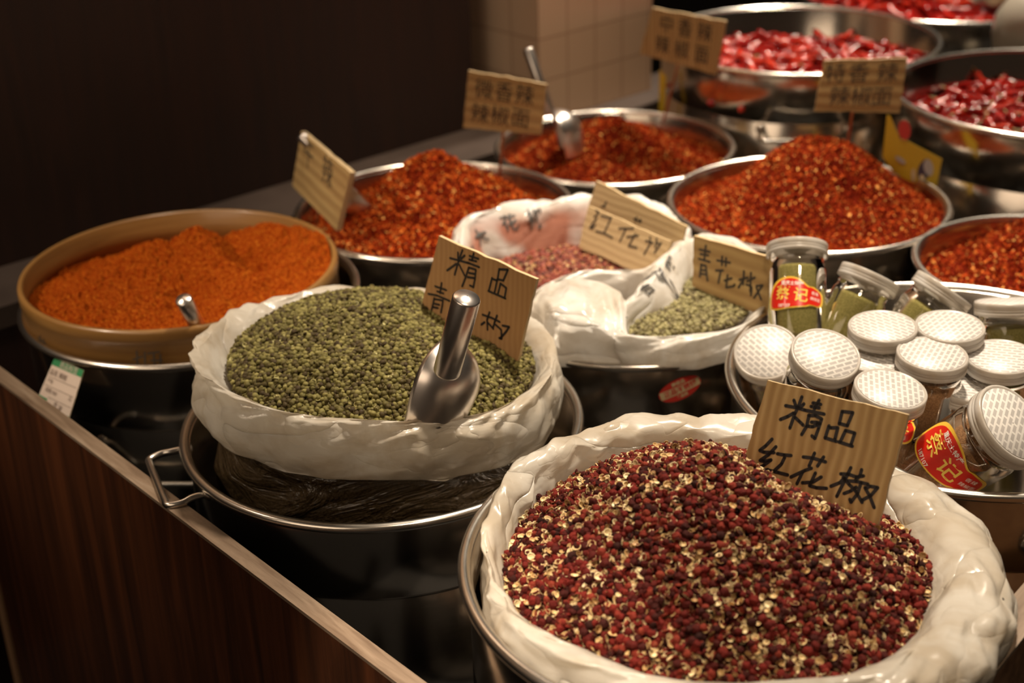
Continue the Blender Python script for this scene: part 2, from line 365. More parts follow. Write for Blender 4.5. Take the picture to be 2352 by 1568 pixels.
board('inner_shade_sheet', BLACK, FO+Vector((-FD.y, FD.x, 0))*.0192, FD, 1.28, .004, .10, .770, .17)  # thin black sheet painting the shade inside the box, no real lining
board('front_top_edge', WOOD_TOP, FO, FD, 1.30, .019, .781, .785, .17)
SB0 = Vector((0.3677, 0.8869, 0.856)); SB1 = Vector((0.4153, 0.9436, 0.856)); sd = Vector((math.cos(math.radians(49)), math.sin(math.radians(49)), 0))
board('side_panel', WOOD_SIDE, SB0-sd*.25, sd, 1.3, .030, .02, .853)
board('side_top_edge', WOOD_TOP, SB0-sd*.25, sd, 1.3, .030, .853, .857)
# worktop along the wall, over a black box
lw = .105
M0 = frame_at(W0)
o = mesh('worktop', *box(-1.225, 3.0, .002, .155, -.035, 0), LEDGE, smooth=False); o.matrix_world = M0; tag(o, 'grey brown worktop running along the dark wall behind the pots', 'worktop')
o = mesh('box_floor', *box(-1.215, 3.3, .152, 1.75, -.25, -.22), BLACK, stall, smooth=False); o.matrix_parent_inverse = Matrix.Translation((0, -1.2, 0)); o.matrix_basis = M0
o = mesh('end_panel', *box(-1.215, 3.0, .13, .15, -.7, -.036), WOOD_DARK, stall, smooth=False); o.matrix_parent_inverse = Matrix.Translation((0, -1.2, 0)); o.matrix_basis = M0
BASEZ = .502
post = mesh('wooden_post', *box(-.011, .011, -.011, .011, 0, .77), WOOD_PALE, smooth=False)
post.matrix_world = frame_at((-0.7656, 1.7473, 0)); tag(post, 'pale upright wooden strip at the front corner of the dark stall', 'post')

# ------------------------------------------------------------------ steel pots
def pot(name, label, x, y, r, zr, handles=(), zin=None, body_h=None, group=None, groove=True):
    e = empty(name, (x, y, BASEZ), label, 'pot', group)
    H = zr-BASEZ; zi = (zin-BASEZ) if zin else .006
    rb = r-.005
    out = [(rb*.93, .0), (rb*.985, .012), (rb, .03)]
    if groove: out += [(rb, H-.098), (rb-.0025, H-.095), (rb-.0025, H-.092), (rb, H-.089)]
    out += [(rb, H-.004), (rb-.0012, H), (rb-.003, H-.002)]
    if zi > .02: out += [(rb-.003, zi), (.0005, zi)]
    else: out += [(rb-.003, .03), (rb*.97, .012), (rb*.9, .006), (.0005, .006)]
    mesh('body', *lathe(out, 128, cap0=True), STEEL, e)
    ring = [((r-.001)*math.cos(2*PI*k/128), (r-.001)*math.sin(2*PI*k/128), H) for k in range(128)]
    mesh('rolled_rim', *tube(ring, .0056, 12, closed=True), STEEL_RIM, e)
    for th, dz, hw, out_, drop in handles:
        th = math.radians(th); rr = rb
        def P(s, o, d): 
            c, sn = math.cos(th), math.sin(th); return ((rr+o)*c-s*sn, (rr+o)*sn+s*c, H-dz-d)
        sag = rr-math.sqrt(max(rr*rr-hw*hw, 0))
        ctrl = [P(-hw, -sag-.004, 0), P(-hw, -sag+.018, 0.0), P(-hw*1.06, out_*.6, drop*.5), P(-hw*.98, out_*.95, drop*.95), P(-hw*.75, out_, drop), P(0, out_, drop), P(hw*.75, out_, drop), P(hw*.98, out_*.95, drop*.95), P(hw*1.06, out_*.6, drop*.5), P(hw, -sag+.018, 0), P(hw, -sag-.004, 0)]
        h = mesh('handle', *tube(catmull(ctrl, 60, False), .0042, 10), STEEL_RIM, e)
        for s in (-hw, hw):
            q = P(s, -sag, 0)
            V, F = lathe([(.0005, -.004), (.009, -.003), (.010, .002), (.006, .006), (.0005, .007)], 16)
            R = Matrix.Rotation(th, 4, 'Z') @ Matrix.Rotation(PI/2, 4, 'Y')
            mesh('handle_mount', [Matrix.Translation(q) @ R @ Vector(v) for v in V], F, STEEL_RIM, h)
    return e
pA = pot('steel_pot', 'steel pot carrying the wooden sieve of orange powder, price tag on its rim', -.4448, 1.8216, .2296, .8, [(-92, .115, .085, .045, .03)])
pC = pot('steel_pot', 'steel pot of orange-red chili flakes behind the sieve, scoop and leaning sign inside', -.1176, 2.1304, .219, .8, [(-80, .07, .06, .035, .012)])
pD = pot('steel_pot', 'steel pot of dark red chili flakes in front of the tiled pillar', .1972, 2.488, .215, .776, [(-85, .1, .06, .035, .012)])
pE = pot('steel_pot', 'steel pot with the tallest heap of red chili flakes', .4728, 2.1096, .2168, .8, [(-60, .09, .06, .035, .012)])
pG = pot('steel_pot', 'steel pot with a wire handle holding the open sack of green peppercorns with the scoop', -.152, 1.444, .228, .8, [(203, .010, .054, .040, .003)])
pF = pot('steel_pot', 'large steel pot in front holding the sack of red peppercorns', .178, 1.0193, .2265, .888, [])
pH = pot('steel_pot', 'steel pot of red chili flakes cut by the right edge, behind the jars', .756, 1.838, .18, .8, [])
pI = pot('steel_pot', 'wide deep steel pot of glossy pinkish red dried chilies', .5904, 2.820, .2765, .88, [(-97, .105, .08, .045, .006)])
pJ = pot('steel_pot', 'steel pot of dark red chilies with stems at the right edge', .9616, 2.3984, .28, .88, [(-75, .13, .07, .04, .012)])
pK = pot('steel_pot', 'steel pot of whole red chilies farthest back at the top edge', 1.056, 3.408, .354, .84, [])
pP = pot('steel_pot', 'steel pot with a red oval sticker under the two printed plastic bags', .1632, 1.77, .216, .8, [])
pT = pot('steel_pot', 'wide steel basin filled with the clear spice jars', .5056, 1.432, .2576, .84, [(-72, .055, .075, .0, .03), (-38, .13, .05, .05, .0)], zin=.778)

# ------------------------------------------------------------------ heaps
rng = np.random.default_rng(7)
def hexpts(R, s, jit=.35):
    n = int(R/s)+2; pts = []
    for j in range(-int(n*1.2), int(n*1.2)+1):
        for i in range(-n, n+1): pts.append(((i+.5*(j % 2))*s, j*s*.866))
    p = np.array(pts)+rng.uniform(-jit, jit, (len(pts), 2))*s
    return p
def rotmats(n, flat=None):
    q = rng.normal(size=(n, 4)); q /= np.linalg.norm(q, axis=1)[:, None]; a, b, c, d = q.T
    return np.stack([1-2*(c*c+d*d), 2*(b*c-a*d), 2*(b*d+a*c), 2*(b*c+a*d), 1-2*(b*b+d*d), 2*(c*d-a*b), 2*(b*d-a*c), 2*(c*d+a*b), 1-2*(b*b+c*c)], 1).reshape(n, 3, 3)
def ico(sub):
    import bmesh
    bm = bmesh.new(); bmesh.ops.create_icosphere(bm, subdivisions=sub, radius=1)
    V = np.array([v.co[:] for v in bm.verts]); F = np.array([[v.index for v in f.verts] for f in bm.faces]); bm.free(); return V, F
def berry(seed, sub=2, amp=.16):
    V, F = ico(sub); r = np.array([1+amp*noise.noise(Vector(v)*2.2+Vector((seed*7.1, seed, 0)))+amp*.5*noise.noise(Vector(v)*5+Vector((0, seed*3.3, 1))) for v in V])
    V = V*r[:, None]; V[:, 2] *= .9; return V, F, np.zeros(len(F), int)
def husk(seed, ang=1.2, seg=9, rings=4):
    """split husk: two half shells on a hinge, red outside (0), cream inside (1)"""
    rg = np.random.default_rng(seed); Vs = []; Fs = []; Ms = []
    for side in (-1, 1):
        o = sum(len(v) for v in Vs); P = []
        for shell, rad in ((0, 1.0), (1, .86)):
            for j in range(rings+1):
                ph = PI/2*j/rings*(1.0 if shell == 0 else .999)
                for i in range(seg):
                    a = 2*PI*i/seg; rr = rad*(1+.10*rg.normal()*.5)
                    P.append((rr*math.sin(ph)*math.cos(a), rr*math.sin(ph)*math.sin(a)*.85, -rr*math.cos(ph)*(.62 if shell == 0 else .50)))
        P = np.array(P); n1 = (rings+1)*seg; F = []; M = []
        for sh in (0, 1):
            b = sh*n1
            for j in range(rings):
                for i in range(seg):
                    q = (b+j*seg+i, b+j*seg+(i+1) % seg, b+(j+1)*seg+(i+1) % seg, b+(j+1)*seg+i)
                    if sh == 1: q = q[::-1]
                    F += [(q[0], q[1], q[2]), (q[0], q[2], q[3])]; M += [sh, sh]
        for i in range(seg):
            a = rings*seg+i; b = rings*seg+(i+1) % seg; c = n1+b; d = n1+a
            F += [(a, b, c), (a, c, d)]; M += [1, 1]
        t = side*ang/2; P = P+np.array([side*.95, 0, 0]); c, s = math.cos(t), math.sin(t)
        P = np.stack([P[:, 0]*c+P[:, 2]*s, P[:, 1], -P[:, 0]*s+P[:, 2]*c], 1)
        Vs.append(P*.95); Fs.append(np.array(F)+o); Ms += M
    return np.concatenate(Vs), np.concatenate(Fs), np.array(Ms)
def flake(seed):
    rg = np.random.default_rng(seed); n = 5
    a = np.sort(rg.uniform(0, 2*PI, n)); r = rg.uniform(.5, 1.1, n)
    P = np.stack([r*np.cos(a)*rg.uniform(.9, 1.4), r*np.sin(a)*.8, .35*rg.normal(size=n)], 1)
    P = np.vstack([P, [0, 0, .3]]); F = np.array([(i, (i+1) % n, n) for i in range(n)]); return P, F, np.zeros(n, int)
def uprot(n):
    """random turns that keep the local +z roughly upwards, towards the open air"""
    z = np.stack([rng.normal(0, .45, n), rng.normal(-.35, .45, n), np.ones(n)], 1); z /= np.linalg.norm(z, axis=1)[:, None]
    r = rng.normal(size=(n, 3)); x = r-z*(r*z).sum(1)[:, None]; x /= np.linalg.norm(x, axis=1)[:, None]
    return np.stack([x, np.cross(z, x), z], 2)
def scatter(pts, variants, size, size_var=.15, weights=None):
    N = len(pts); k = rng.choice(len(variants), N, p=weights); Vs = []; Fs = []; Ms = []; Ts = []; off = 0
    for q, (bv, bf, bm_) in enumerate(variants):
        idx = np.nonzero(k == q)[0]; n = len(idx)
        if not n: continue
        R = rotmats(n); up = bm_.max() > 0
        if up: m_ = rng.uniform(size=n) < .62; R[m_] = uprot(int(m_.sum()))
        s = size*rng.uniform(1-size_var, 1+size_var, n)
        V = np.einsum('nij,vj->nvi', R, bv)*s[:, None, None]+pts[idx][:, None, :]
        Vs.append(V.reshape(-1, 3)); Fs.append((bf[None]+np.arange(n)[:, None, None]*len(bv)+off).reshape(-1, 3)); Ms.append(np.tile(bm_, n))
        Ts.append(np.repeat(rng.uniform(0, 1, n), len(bv))); off += n*len(bv)
    return np.concatenate(Vs), np.concatenate(Fs), np.concatenate(Ms), np.concatenate(Ts)
def surface(rfun, zfun, nr=40, na=96):
    V = []; F = []
    th = np.linspace(0, 2*PI, na, endpoint=False); R = rfun(th)
    for j in range(nr+1):
        f = j/nr; x = R*f*np.cos(th); y = R*f*np.sin(th); V.append(np.stack([x, y, zfun(x, y)], 1))
    V = np.concatenate(V)
    for j in range(nr):
        for i in range(na):
            a = j*na+i; b = j*na+(i+1) % na; F += [(a, a+na, b+na), (a, b+na, b)]
    return V, np.array(F)
def inside(p, rfun, m=0): return np.hypot(p[:, 0], p[:, 1]) < rfun(np.arctan2(p[:, 1], p[:, 0]))-m
def heap(name, label, cat, cx, cy, rfun, zfun, variants, size, spacing, mats, layers=2, weights=None, bed_mat=0, drop=.6, size_var=.18, group=None):
    allp = []
    for L in range(layers):
        p = hexpts(.30, spacing); p = p[inside(p, rfun, size*.6)]
        z = zfun(p[:, 0], p[:, 1])-L*size*drop+rng.uniform(-.35, .35, len(p))*size
        allp.append(np.stack([p[:, 0], p[:, 1], z], 1))
    P = np.concatenate(allp); V, F, M, T = scatter(P, variants, size, size_var, weights)
    bv, bf = surface(rfun, lambda x, y: zfun(x, y)-size*(layers-1)*drop-size*.25)
    F = np.concatenate([F, bf+len(V)]); M = np.concatenate([M, np.full(len(bf), bed_mat)]); T = np.concatenate([T, np.full(len(bv), .06)]); V = np.concatenate([V, bv])
    o = mesh(name, V, F, mats, midx=M, tint=T); o.location = (cx, cy, 0)
    return tag(o, label, cat, group, 'stuff')
flk = [flake(k) for k in range(14)]
def const(r): return lambda th: np.full(np.shape(th), r)
def gs(x, y, cx, cy, s): return np.exp(-((x-cx)**2+(y-cy)**2)/s**2)
def cone(x, y, cx, cy, z, k, soft=.012): return z-k*(np.sqrt((x-cx)**2+(y-cy)**2+soft**2)-soft)
FLM = [FLAKE, FLAKE_BED]; FLO = [FLAKE_O, FLAKE_BED]
def zC(x, y):
    z = np.maximum(np.maximum(cone(x, y, .004, .03, .892, .72, .006), cone(x, y, -.02, -.03, .845, .42, .03)), .752+0*x); return z+.010*fbm(x*22, y*22, 3)+.004*fbm(x*70, y*70, 4)
heap('chili_flakes', 'orange-red chili flakes heaped to a sharp peak behind the sieve', 'chili flakes', -.1176, 2.1304, const(.209), zC, flk, .0034, .0047, FLO, 2, bed_mat=1)
def zD(x, y): return .740+.054*gs(x, y, -.0, .085, .10)-.018*gs(x, y, -.13, -.0, .05)+.02*gs(x, y, .10, -.03, .08)+.016*gs(x, y, -.06, -.06, .09)-.040*gs(x, y, .015, .0, .042)+.011*fbm(x*24, y*24, 8)+.004*fbm(x*70, y*70, 4)
heap('chili_flakes', 'dark red chili flakes with a hollow, in the pot before the tiled pillar', 'chili flakes', .1972, 2.488, const(.205), zD, flk, .0034, .0048, FLM, 2, bed_mat=1)
def zE(x, y): return .768+.128*np.exp(-(np.hypot(x-.020, y-.012)/.138)**2.3)-.028*gs(x, y, .045, -.075, .030)+.007*fbm(x*20, y*20, 13)+.0035*fbm(x*70, y*70, 4)
heap('chili_flakes', 'tallest rounded heap of red chili flakes, below the two-line sign', 'chili flakes', .4728, 2.1096, const(.207), zE, flk, .0030, .0042, FLM, 2, bed_mat=1)
def zH(x, y): return .765+.11*gs(x, y, .07, .05, .11)+.010*fbm(x*22, y*22, 23)+.004*fbm(x*70, y*70, 4)
heap('chili_flakes', 'red chili flakes in the pot cut by the right edge', 'chili flakes', .756, 1.838, const(.170), zH, flk, .0032, .0045, FLM, 2, bed_mat=1)
# sieve and powder
SX, SY, SZ, SR = -.457, 1.826, .844, .216
sv = empty('wooden_sieve', (SX, SY, .79), 'round bamboo sieve of orange chili powder sitting in a steel pot', 'sieve')
mesh('sieve_ring', *lathe([(SR-.004, -.002), (SR, .004), (SR, .034), (SR+.0015, .036), (SR+.0015, .050), (SR, .0535), (SR-.004, .0545), (SR-.007, .052), (SR-.0065, .036), (SR-.008, .034), (SR-.008, -.002), (SR-.004, -.002)], 128), BAMBOO, sv)
mesh('sieve_net', *lathe([(.0005, .002), (SR-.009, .002)], 96), BAMBOO, sv)
def wrap(V, r, th0, z0, rot=0):
    c, s = math.cos(rot), math.sin(rot); out = []
    for v in V:
        x, y = v[0]*c-v[1]*s, v[0]*s+v[1]*c; a = th0+x/r; out.append((r*math.cos(a), r*math.sin(a), z0+y))
    return out
_marks = [[(0, .0), (.012, .004)], [(.004, -.008), (.006, .012)], [(.014, -.006), (.016, .010)], [(.02, .008), (.034, .010)], [(.026, -.01), (.027, .009)], [(.033, -.01), (.035, .006)], [(.022, -.002), (.036, -.002)]]
v, f = ribbon(_marks, .0022, 0); mesh('ink_mark', wrap(v, SR+.0006, -PI/2-.10, .015), f, INK_SOFT, sv)
v, f = ribbon([[(0, .004), (.02, .0)], [(.004, -.006), (.008, .009)], [(.014, -.008), (.016, .006)], [(.022, -.004), (.03, -.006)]], .0024, 0); mesh('ink_mark', wrap(v, SR+.0006, -PI/2-.85, .012), f, INK_SOFT, sv)
def zS(x, y):
    a = cone(x, y, .022, .022, .888, .80, .012)
    for q in range(1, 7): a = np.maximum(a, cone(x, y, .022+.018*q, .022-.021*q, .888-.0075*q, .80, .010))
    a = np.maximum(a, cone(x, y, -.03, .004, .872, .55, .02)); a = np.maximum(a, cone(x, y, -.075, -.02, .850, .40, .03))
    b = cone(x, y, .118, .055, .872, .50, .03); c = cone(x, y, -.05, -.10, .843, .22, .05); d = cone(x, y, .13, -.115, .846, .3, .03)
    z = np.maximum(np.maximum(a, b), np.maximum(np.maximum(c, d), .797))
    z = z-.030*gs(x, y, .098, -.004, .028)-.012*gs(x, y, .02, -.085, .03)
    n = fbm(x*20, y*20, 31)
    return z+.011*n*(1+.8*vnoise(x*9, y*9, 5))+.0065*fbm(x*75, y*75, 33)+.0030*vnoise(x*230, y*230, 35)+.0016*vnoise(x*420, y*420, 36)
pv, pf = surface(const(SR-.0085), zS, 230, 480)
po = mesh('chili_powder', pv, pf, POWDER); po.location = (SX, SY, 0); tag(po, 'bright orange chili powder ridged up in the bamboo sieve', 'chili powder', None, 'stuff')

# ------------------------------------------------------------------ plastic sacks
def sack(name, label, crest, prof, film, body=None, amp=.005, seed=0, M=440, K=60, loc=None, wide=0):
    """crest: closed loop of (x, y, z); prof: (outward offset, dz) from the inside lip over the roll to the hem"""
    cr = catmull(crest, M); c = cr.mean(0); th = np.arctan2(cr[:, 1]-c[1], cr[:, 0]-c[0])
    pr = catmull(np.array([(a, b, 0) for a, b in prof]), K, False)
    e = empty(name, (c[0], c[1], .56), label, 'sack') 
    d = cr-c; d[:, 2] = 0; R = np.hypot(d[:, 0], d[:, 1]); d /= R[:, None]
    s = np.cumsum(np.r_[0, np.linalg.norm(np.diff(cr[:, :2], axis=0), axis=1)])
    V = []
    for j, (o, dz, _) in enumerate(pr):
        t = j/(K-1)
        n1 = facet(s*15+t*2.4+seed, t*3.4-s*5, seed+1); n2 = facet(s*34-t*5, t*7+s*13, seed+5); n3 = facet(s*75+t*9, t*12-s*22, seed+9)
        fold = math.exp(-((t-.45)/.2)**2)
        blend = np.minimum(1, np.minimum(np.arange(M), M-1-np.arange(M))/10.)
        w_ = amp*(1.25*n1+.85*n2+(.35+.30*fold)*n3)*blend
        hem = dz + (0 if t < .9 else .010*vnoise(s*14, s*0, seed+3)*(t-.9)/.1)
        p = c+d*(R+o*(1+wide*np.cos(th))+w_*(.6 if t < .25 else 1))[:, None]; p[:, 2] = cr[:, 2]+hem+w_*.6*math.sin(t*PI)
        V.append(p-np.array([c[0], c[1], .56]))
    V = np.concatenate(V)
    mesh('rolled_mouth', V, grid_faces(M, K), film, e)
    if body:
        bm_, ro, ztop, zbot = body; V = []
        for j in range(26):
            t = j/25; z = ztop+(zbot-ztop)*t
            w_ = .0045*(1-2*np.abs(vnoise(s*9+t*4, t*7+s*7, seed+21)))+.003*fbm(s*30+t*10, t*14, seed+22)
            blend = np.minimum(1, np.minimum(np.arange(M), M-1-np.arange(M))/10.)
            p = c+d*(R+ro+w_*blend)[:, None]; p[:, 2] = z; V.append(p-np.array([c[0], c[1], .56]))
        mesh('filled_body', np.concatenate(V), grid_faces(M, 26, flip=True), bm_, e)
    rf_th = np.argsort(th); T = th[rf_th]; RR = R[rf_th]
    def rfun(a, off=0):
        a = (np.asarray(a)+PI) % (2*PI)-PI; return np.interp(a, np.r_[T[-1]-2*PI, T, T[0]+2*PI], np.r_[RR[-1], RR, RR[0]])+off
    return e, c, rfun
def polar(cx, cy, keys, n=24):
    ks = sorted(keys); A = [k[0] for k in ks]; out = []
    for i in range(n):
        a = 360*i/n
        r = np.interp(a, [A[-1]-360]+A+[A[0]+360], [ks[-1][1]]+[k[1] for k in ks]+[ks[0][1]]); z = np.interp(a, [A[-1]-360]+A+[A[0]+360], [ks[-1][2]]+[k[2] for k in ks]+[ks[0][2]])
        out.append((cx+r*math.cos(math.radians(a)), cy+r*math.sin(math.radians(a)), z))
    return out
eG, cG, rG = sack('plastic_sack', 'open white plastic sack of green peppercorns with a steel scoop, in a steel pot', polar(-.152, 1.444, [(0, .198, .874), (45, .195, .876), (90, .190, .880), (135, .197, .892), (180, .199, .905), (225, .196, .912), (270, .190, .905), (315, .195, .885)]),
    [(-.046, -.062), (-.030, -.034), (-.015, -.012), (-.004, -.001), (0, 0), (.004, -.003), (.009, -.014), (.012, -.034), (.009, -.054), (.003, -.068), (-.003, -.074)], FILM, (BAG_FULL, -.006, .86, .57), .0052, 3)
def zG(x, y): return .868+.056*np.clip(1-(np.hypot(x, y-.015)/.20)**2, -.5, 1)-.055*x+.006*fbm(x*14, y*14, 41)-.010*gs(x, y, .0, -.02, .05)-.022*gs(x, y, .10, .075, .065)
ber = [berry(k, 2, .38) for k in range(8)]
hsk = [husk(k, a) for k, a in enumerate((.5, .9, 1.2, 1.5, 1.9, 1.1))]
heap('green_peppercorns', 'olive green peppercorns heaped in the white sack with the scoop', 'peppercorns', cG[0], cG[1], lambda t: rG(t, -.020)-.012*np.maximum(0, np.cos(np.asarray(t)-2.7)), zG, ber+hsk[:4], .0031, .0053, [GREEN_PEP, GREEN_IN], 3, weights=[.80/8]*8+[.05]*4, drop=.75, size_var=.22)
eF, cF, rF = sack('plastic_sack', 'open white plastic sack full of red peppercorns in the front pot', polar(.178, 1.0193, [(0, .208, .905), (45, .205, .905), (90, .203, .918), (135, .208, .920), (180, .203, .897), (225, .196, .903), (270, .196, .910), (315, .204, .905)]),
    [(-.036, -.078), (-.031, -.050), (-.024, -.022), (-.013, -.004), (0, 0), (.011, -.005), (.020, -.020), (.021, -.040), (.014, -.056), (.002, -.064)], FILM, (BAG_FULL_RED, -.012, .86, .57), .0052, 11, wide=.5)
def zF(x, y): return .872+.100*np.clip(1-(np.hypot(x+.005, y-.01)/.195)**1.7, -.5, 1)+.010*gs(x, y, -.01, .04, .045)-.036*gs(x, y, .082, .070, .068)+.005*fbm(x*12, y*12, 51)
def bumpy(seed):
    V, F = ico(3); r = np.array([1+.26*noise.noise(Vector(v)*1.8+Vector((seed*5.1, seed, 0)))+  .20*noise.noise(Vector(v)*6.0+Vector((0, seed*3.3, 1))) for v in V])
    V = V*r[:, None]; V[:, 2] *= .88; V[:, 0] *= .95; return V, F, np.zeros(len(F), int)
redv = [bumpy(k+20) for k in range(6)]
heap('red_peppercorns', 'dark red peppercorns with pale split husks heaped in the front sack', 'peppercorns', cF[0], cF[1], lambda t: rF(t, -.017)-.006*np.cos(np.asarray(t)), zF, redv+hsk, .0034, .0052, [RED_PEP, CREAM], 3, weights=[.36/6]*6+[.64/6]*6, drop=.8, size_var=.25)
# the two printed bags sharing one pot
cR = [(-0.0699, 1.8669, 0.855), (-0.0578, 1.9079, 0.865), (-0.0043, 1.9377, 0.872), (0.0601, 1.9741, 0.872), (0.1151, 1.9823, 0.872), (0.1815, 1.969, 0.868), (0.2292, 1.9358, 0.862), (0.2449, 1.8324, 0.862), (0.1898, 1.7349, 0.858), (0.1442, 1.7424, 0.85), (0.0978, 1.7415, 0.85), (0.0471, 1.702, 0.85), (0.0063, 1.6475, 0.845), (-0.0383, 1.6846, 0.845), (-0.0623, 1.7759, 0.85)]
eR, cRc, rR = sack('printed_plastic_bag', 'printed clear plastic bag of pinkish red peppercorns with two cards at its back', cR[::-1], [(-.036, -.085), (-.030, -.050), (-.020, -.018), (-.009, -.003), (0, 0), (.007, -.006), (.010, -.022), (.008, -.050), (.004, -.075)], FILM_P, None, .005, 23, M=300, K=36)
_m = eR.children[0].data; _m.materials.clear(); _m.materials.append(FILM_SALMON)
_tv = np.zeros(len(_m.vertices), np.float32)
for _k, _v in enumerate(_m.vertices):
    _j, _i = divmod(_k, 300); _a = math.degrees(math.atan2(_v.co.y, _v.co.x)) % 360
    _f = min(1, max(0, (_a-60)/25))*min(1, max(0, (235-_a)/25))*min(1, max(0, (12-_j)/4))
    _tv[_k] = .9*_f*min(1, max(0, (.42-noise.noise(Vector((_i*.045, _j*.16, 3))))*3))
_m.attributes.new('tint', 'FLOAT', 'POINT').data.foreach_set('value', _tv)
cE_ = [(0.2477, 1.7943, 0.872), (0.2049, 1.7183, 0.872), (0.1614, 1.6476, 0.866), (0.1286, 1.6015, 0.852), (0.133, 1.5682, 0.842), (0.1724, 1.5616, 0.838), (0.2206, 1.5644, 0.838), (0.2703, 1.5758, 0.838), (0.3075, 1.6065, 0.842), (0.3336, 1.6604, 0.856), (0.339, 1.708, 0.872), (0.308, 1.7578, 0.876), (0.2772, 1.7868, 0.876)]
eE, cEc, rE_ = sack('printed_plastic_bag', 'printed white plastic bag of green peppercorns with a card, beside the jars', cE_, [(-.036, -.040), (-.028, -.028), (-.018, -.012), (-.008, -.002), (0, 0), (.006, -.005), (.009, -.015), (.009, -.028), (.004, -.035)], FILM_P, None, .0048, 29, M=300, K=36)
heap('red_peppercorns', 'pinkish red peppercorns in the printed bag behind the cardboard sign', 'peppercorns', cRc[0], cRc[1], lambda t: rR(t, -.024), lambda x, y: .795+.018*np.clip(1-(np.hypot(x, y)/.17)**2, -.5, 1)+.003*fbm(x*16, y*16, 61), redv+hsk, .0034, .0055, [m_tint('pink_peppercorn_skin', [(0, (.07, .012, .007)), (.4, (.17, .028, .015)), (.75, (.26, .05, .026)), (1, (.36, .13, .06))], .55, 1000, .5), CREAM], 2, weights=[.55/6]*6+[.45/6]*6, drop=.7)
heap('green_peppercorns', 'pale green peppercorns in the printed bag beside the jars', 'peppercorns', cEc[0], cEc[1], lambda t: rE_(t, -.022), lambda x, y: .822+.014*np.clip(1-(np.hypot(x, y)/.13)**2, -.5, 1)+.003*fbm(x*16, y*16, 71), ber, .0033, .0055, [m_tint('pale_green_peppercorn', [(0, (.07, .05, .018)), (.35, (.14, .115, .042)), (.7, (.22, .195, .08)), (1, (.31, .27, .12))], .6, 900, .4)], 2, drop=.7)
# white film slumping over the rim between the two bags
fv = []
_rows = [[(0.0158, 1.619, 0.8), (0.0338, 1.575, 0.8), (0.0714, 1.5701, 0.797), (0.1197, 1.567, 0.797), (0.1621, 1.5595, 0.797)], [(0.0205, 1.6264, 0.83), (0.0403, 1.5933, 0.83), (0.0718, 1.5727, 0.83), (0.1195, 1.5654, 0.826), (0.1574, 1.569, 0.82)], [(0.0286, 1.644, 0.855), (0.0523, 1.6115, 0.86), (0.0835, 1.5879, 0.858), (0.1176, 1.5773, 0.85), (0.141, 1.5677, 0.842)], [(0.0438, 1.6841, 0.858), (0.0721, 1.6847, 0.866), (0.0998, 1.6781, 0.868), (0.1287, 1.6528, 0.866), (0.1449, 1.6158, 0.864)]]
_g = np.array(_rows); _g2 = np.stack([catmull(_g[:, k], 40, False) for k in range(5)], 1); _g3 = np.stack([catmull(_g2[j], 60, False) for j in range(40)], 0)
_ii, _jj = np.meshgrid(np.arange(40), np.arange(60), indexing='ij')
_d = .008*facet(_ii*.09+_jj*.05, _jj*.10-_ii*.03, 3)+.0045*facet(_ii*.22-_jj*.06, _jj*.21+_ii*.08, 6)
_g3[:, :, 1] -= _d*.8; _g3[:, :, 2] += _d*.6
o = mesh('loose_flap', _g3.reshape(-1, 3)-np.array([cRc[0], cRc[1], .56]), grid_faces(60, 40, closed_u=False), FILM_P, eR)

# ------------------------------------------------------------------ dried chilies
def chili_mesh(seed, L=.052, r=.0062):
    rg = np.random.default_rng(seed); n = 12; bend = rg.uniform(.3, 1.1)*(1 if seed % 2 else -1); tw = rg.uniform(-.3, .3); P = []; R = []
    for k in range(n+1):
        t = k/n; a = bend*(t-.4); P.append((L*(t-.5), L*.32*bend*(t-.5)**2*2, L*.1*tw*math.sin(t*5)))
        R.append(r*max(.06, (min(1, t*7)**.6)*(1-t**3.2)**.8)*(1+.10*rg.normal()))
    V, F = tube(P, R, 10); V = [Vector(v)+Vector((0, noise.noise(Vector(v)*210+Vector((seed, 0, 0)))*.0011, noise.noise(Vector(v)*190)*.0011)) for v in V]
    sp = [(-L*.5+.002, L*.16*bend, 0), (-L*.5-.003, L*.17*bend, .0005), (-L*.5-.010, L*.20*bend, .002)]
    sV, sF = tube(sp, [.0036, .0016, .0011], 8)
    return V, F, sV, sF
chm = []
for k in range(6):
    V, F, sV, sF = chili_mesh(k)
    rgc = np.random.default_rng(k); o = mesh('dried_chili', V, F, CHILI, tint=np.full(len(V), .15+.14*k)); s = mesh('stem', sV, sF, STEM, o)
    chm.append((o, s))
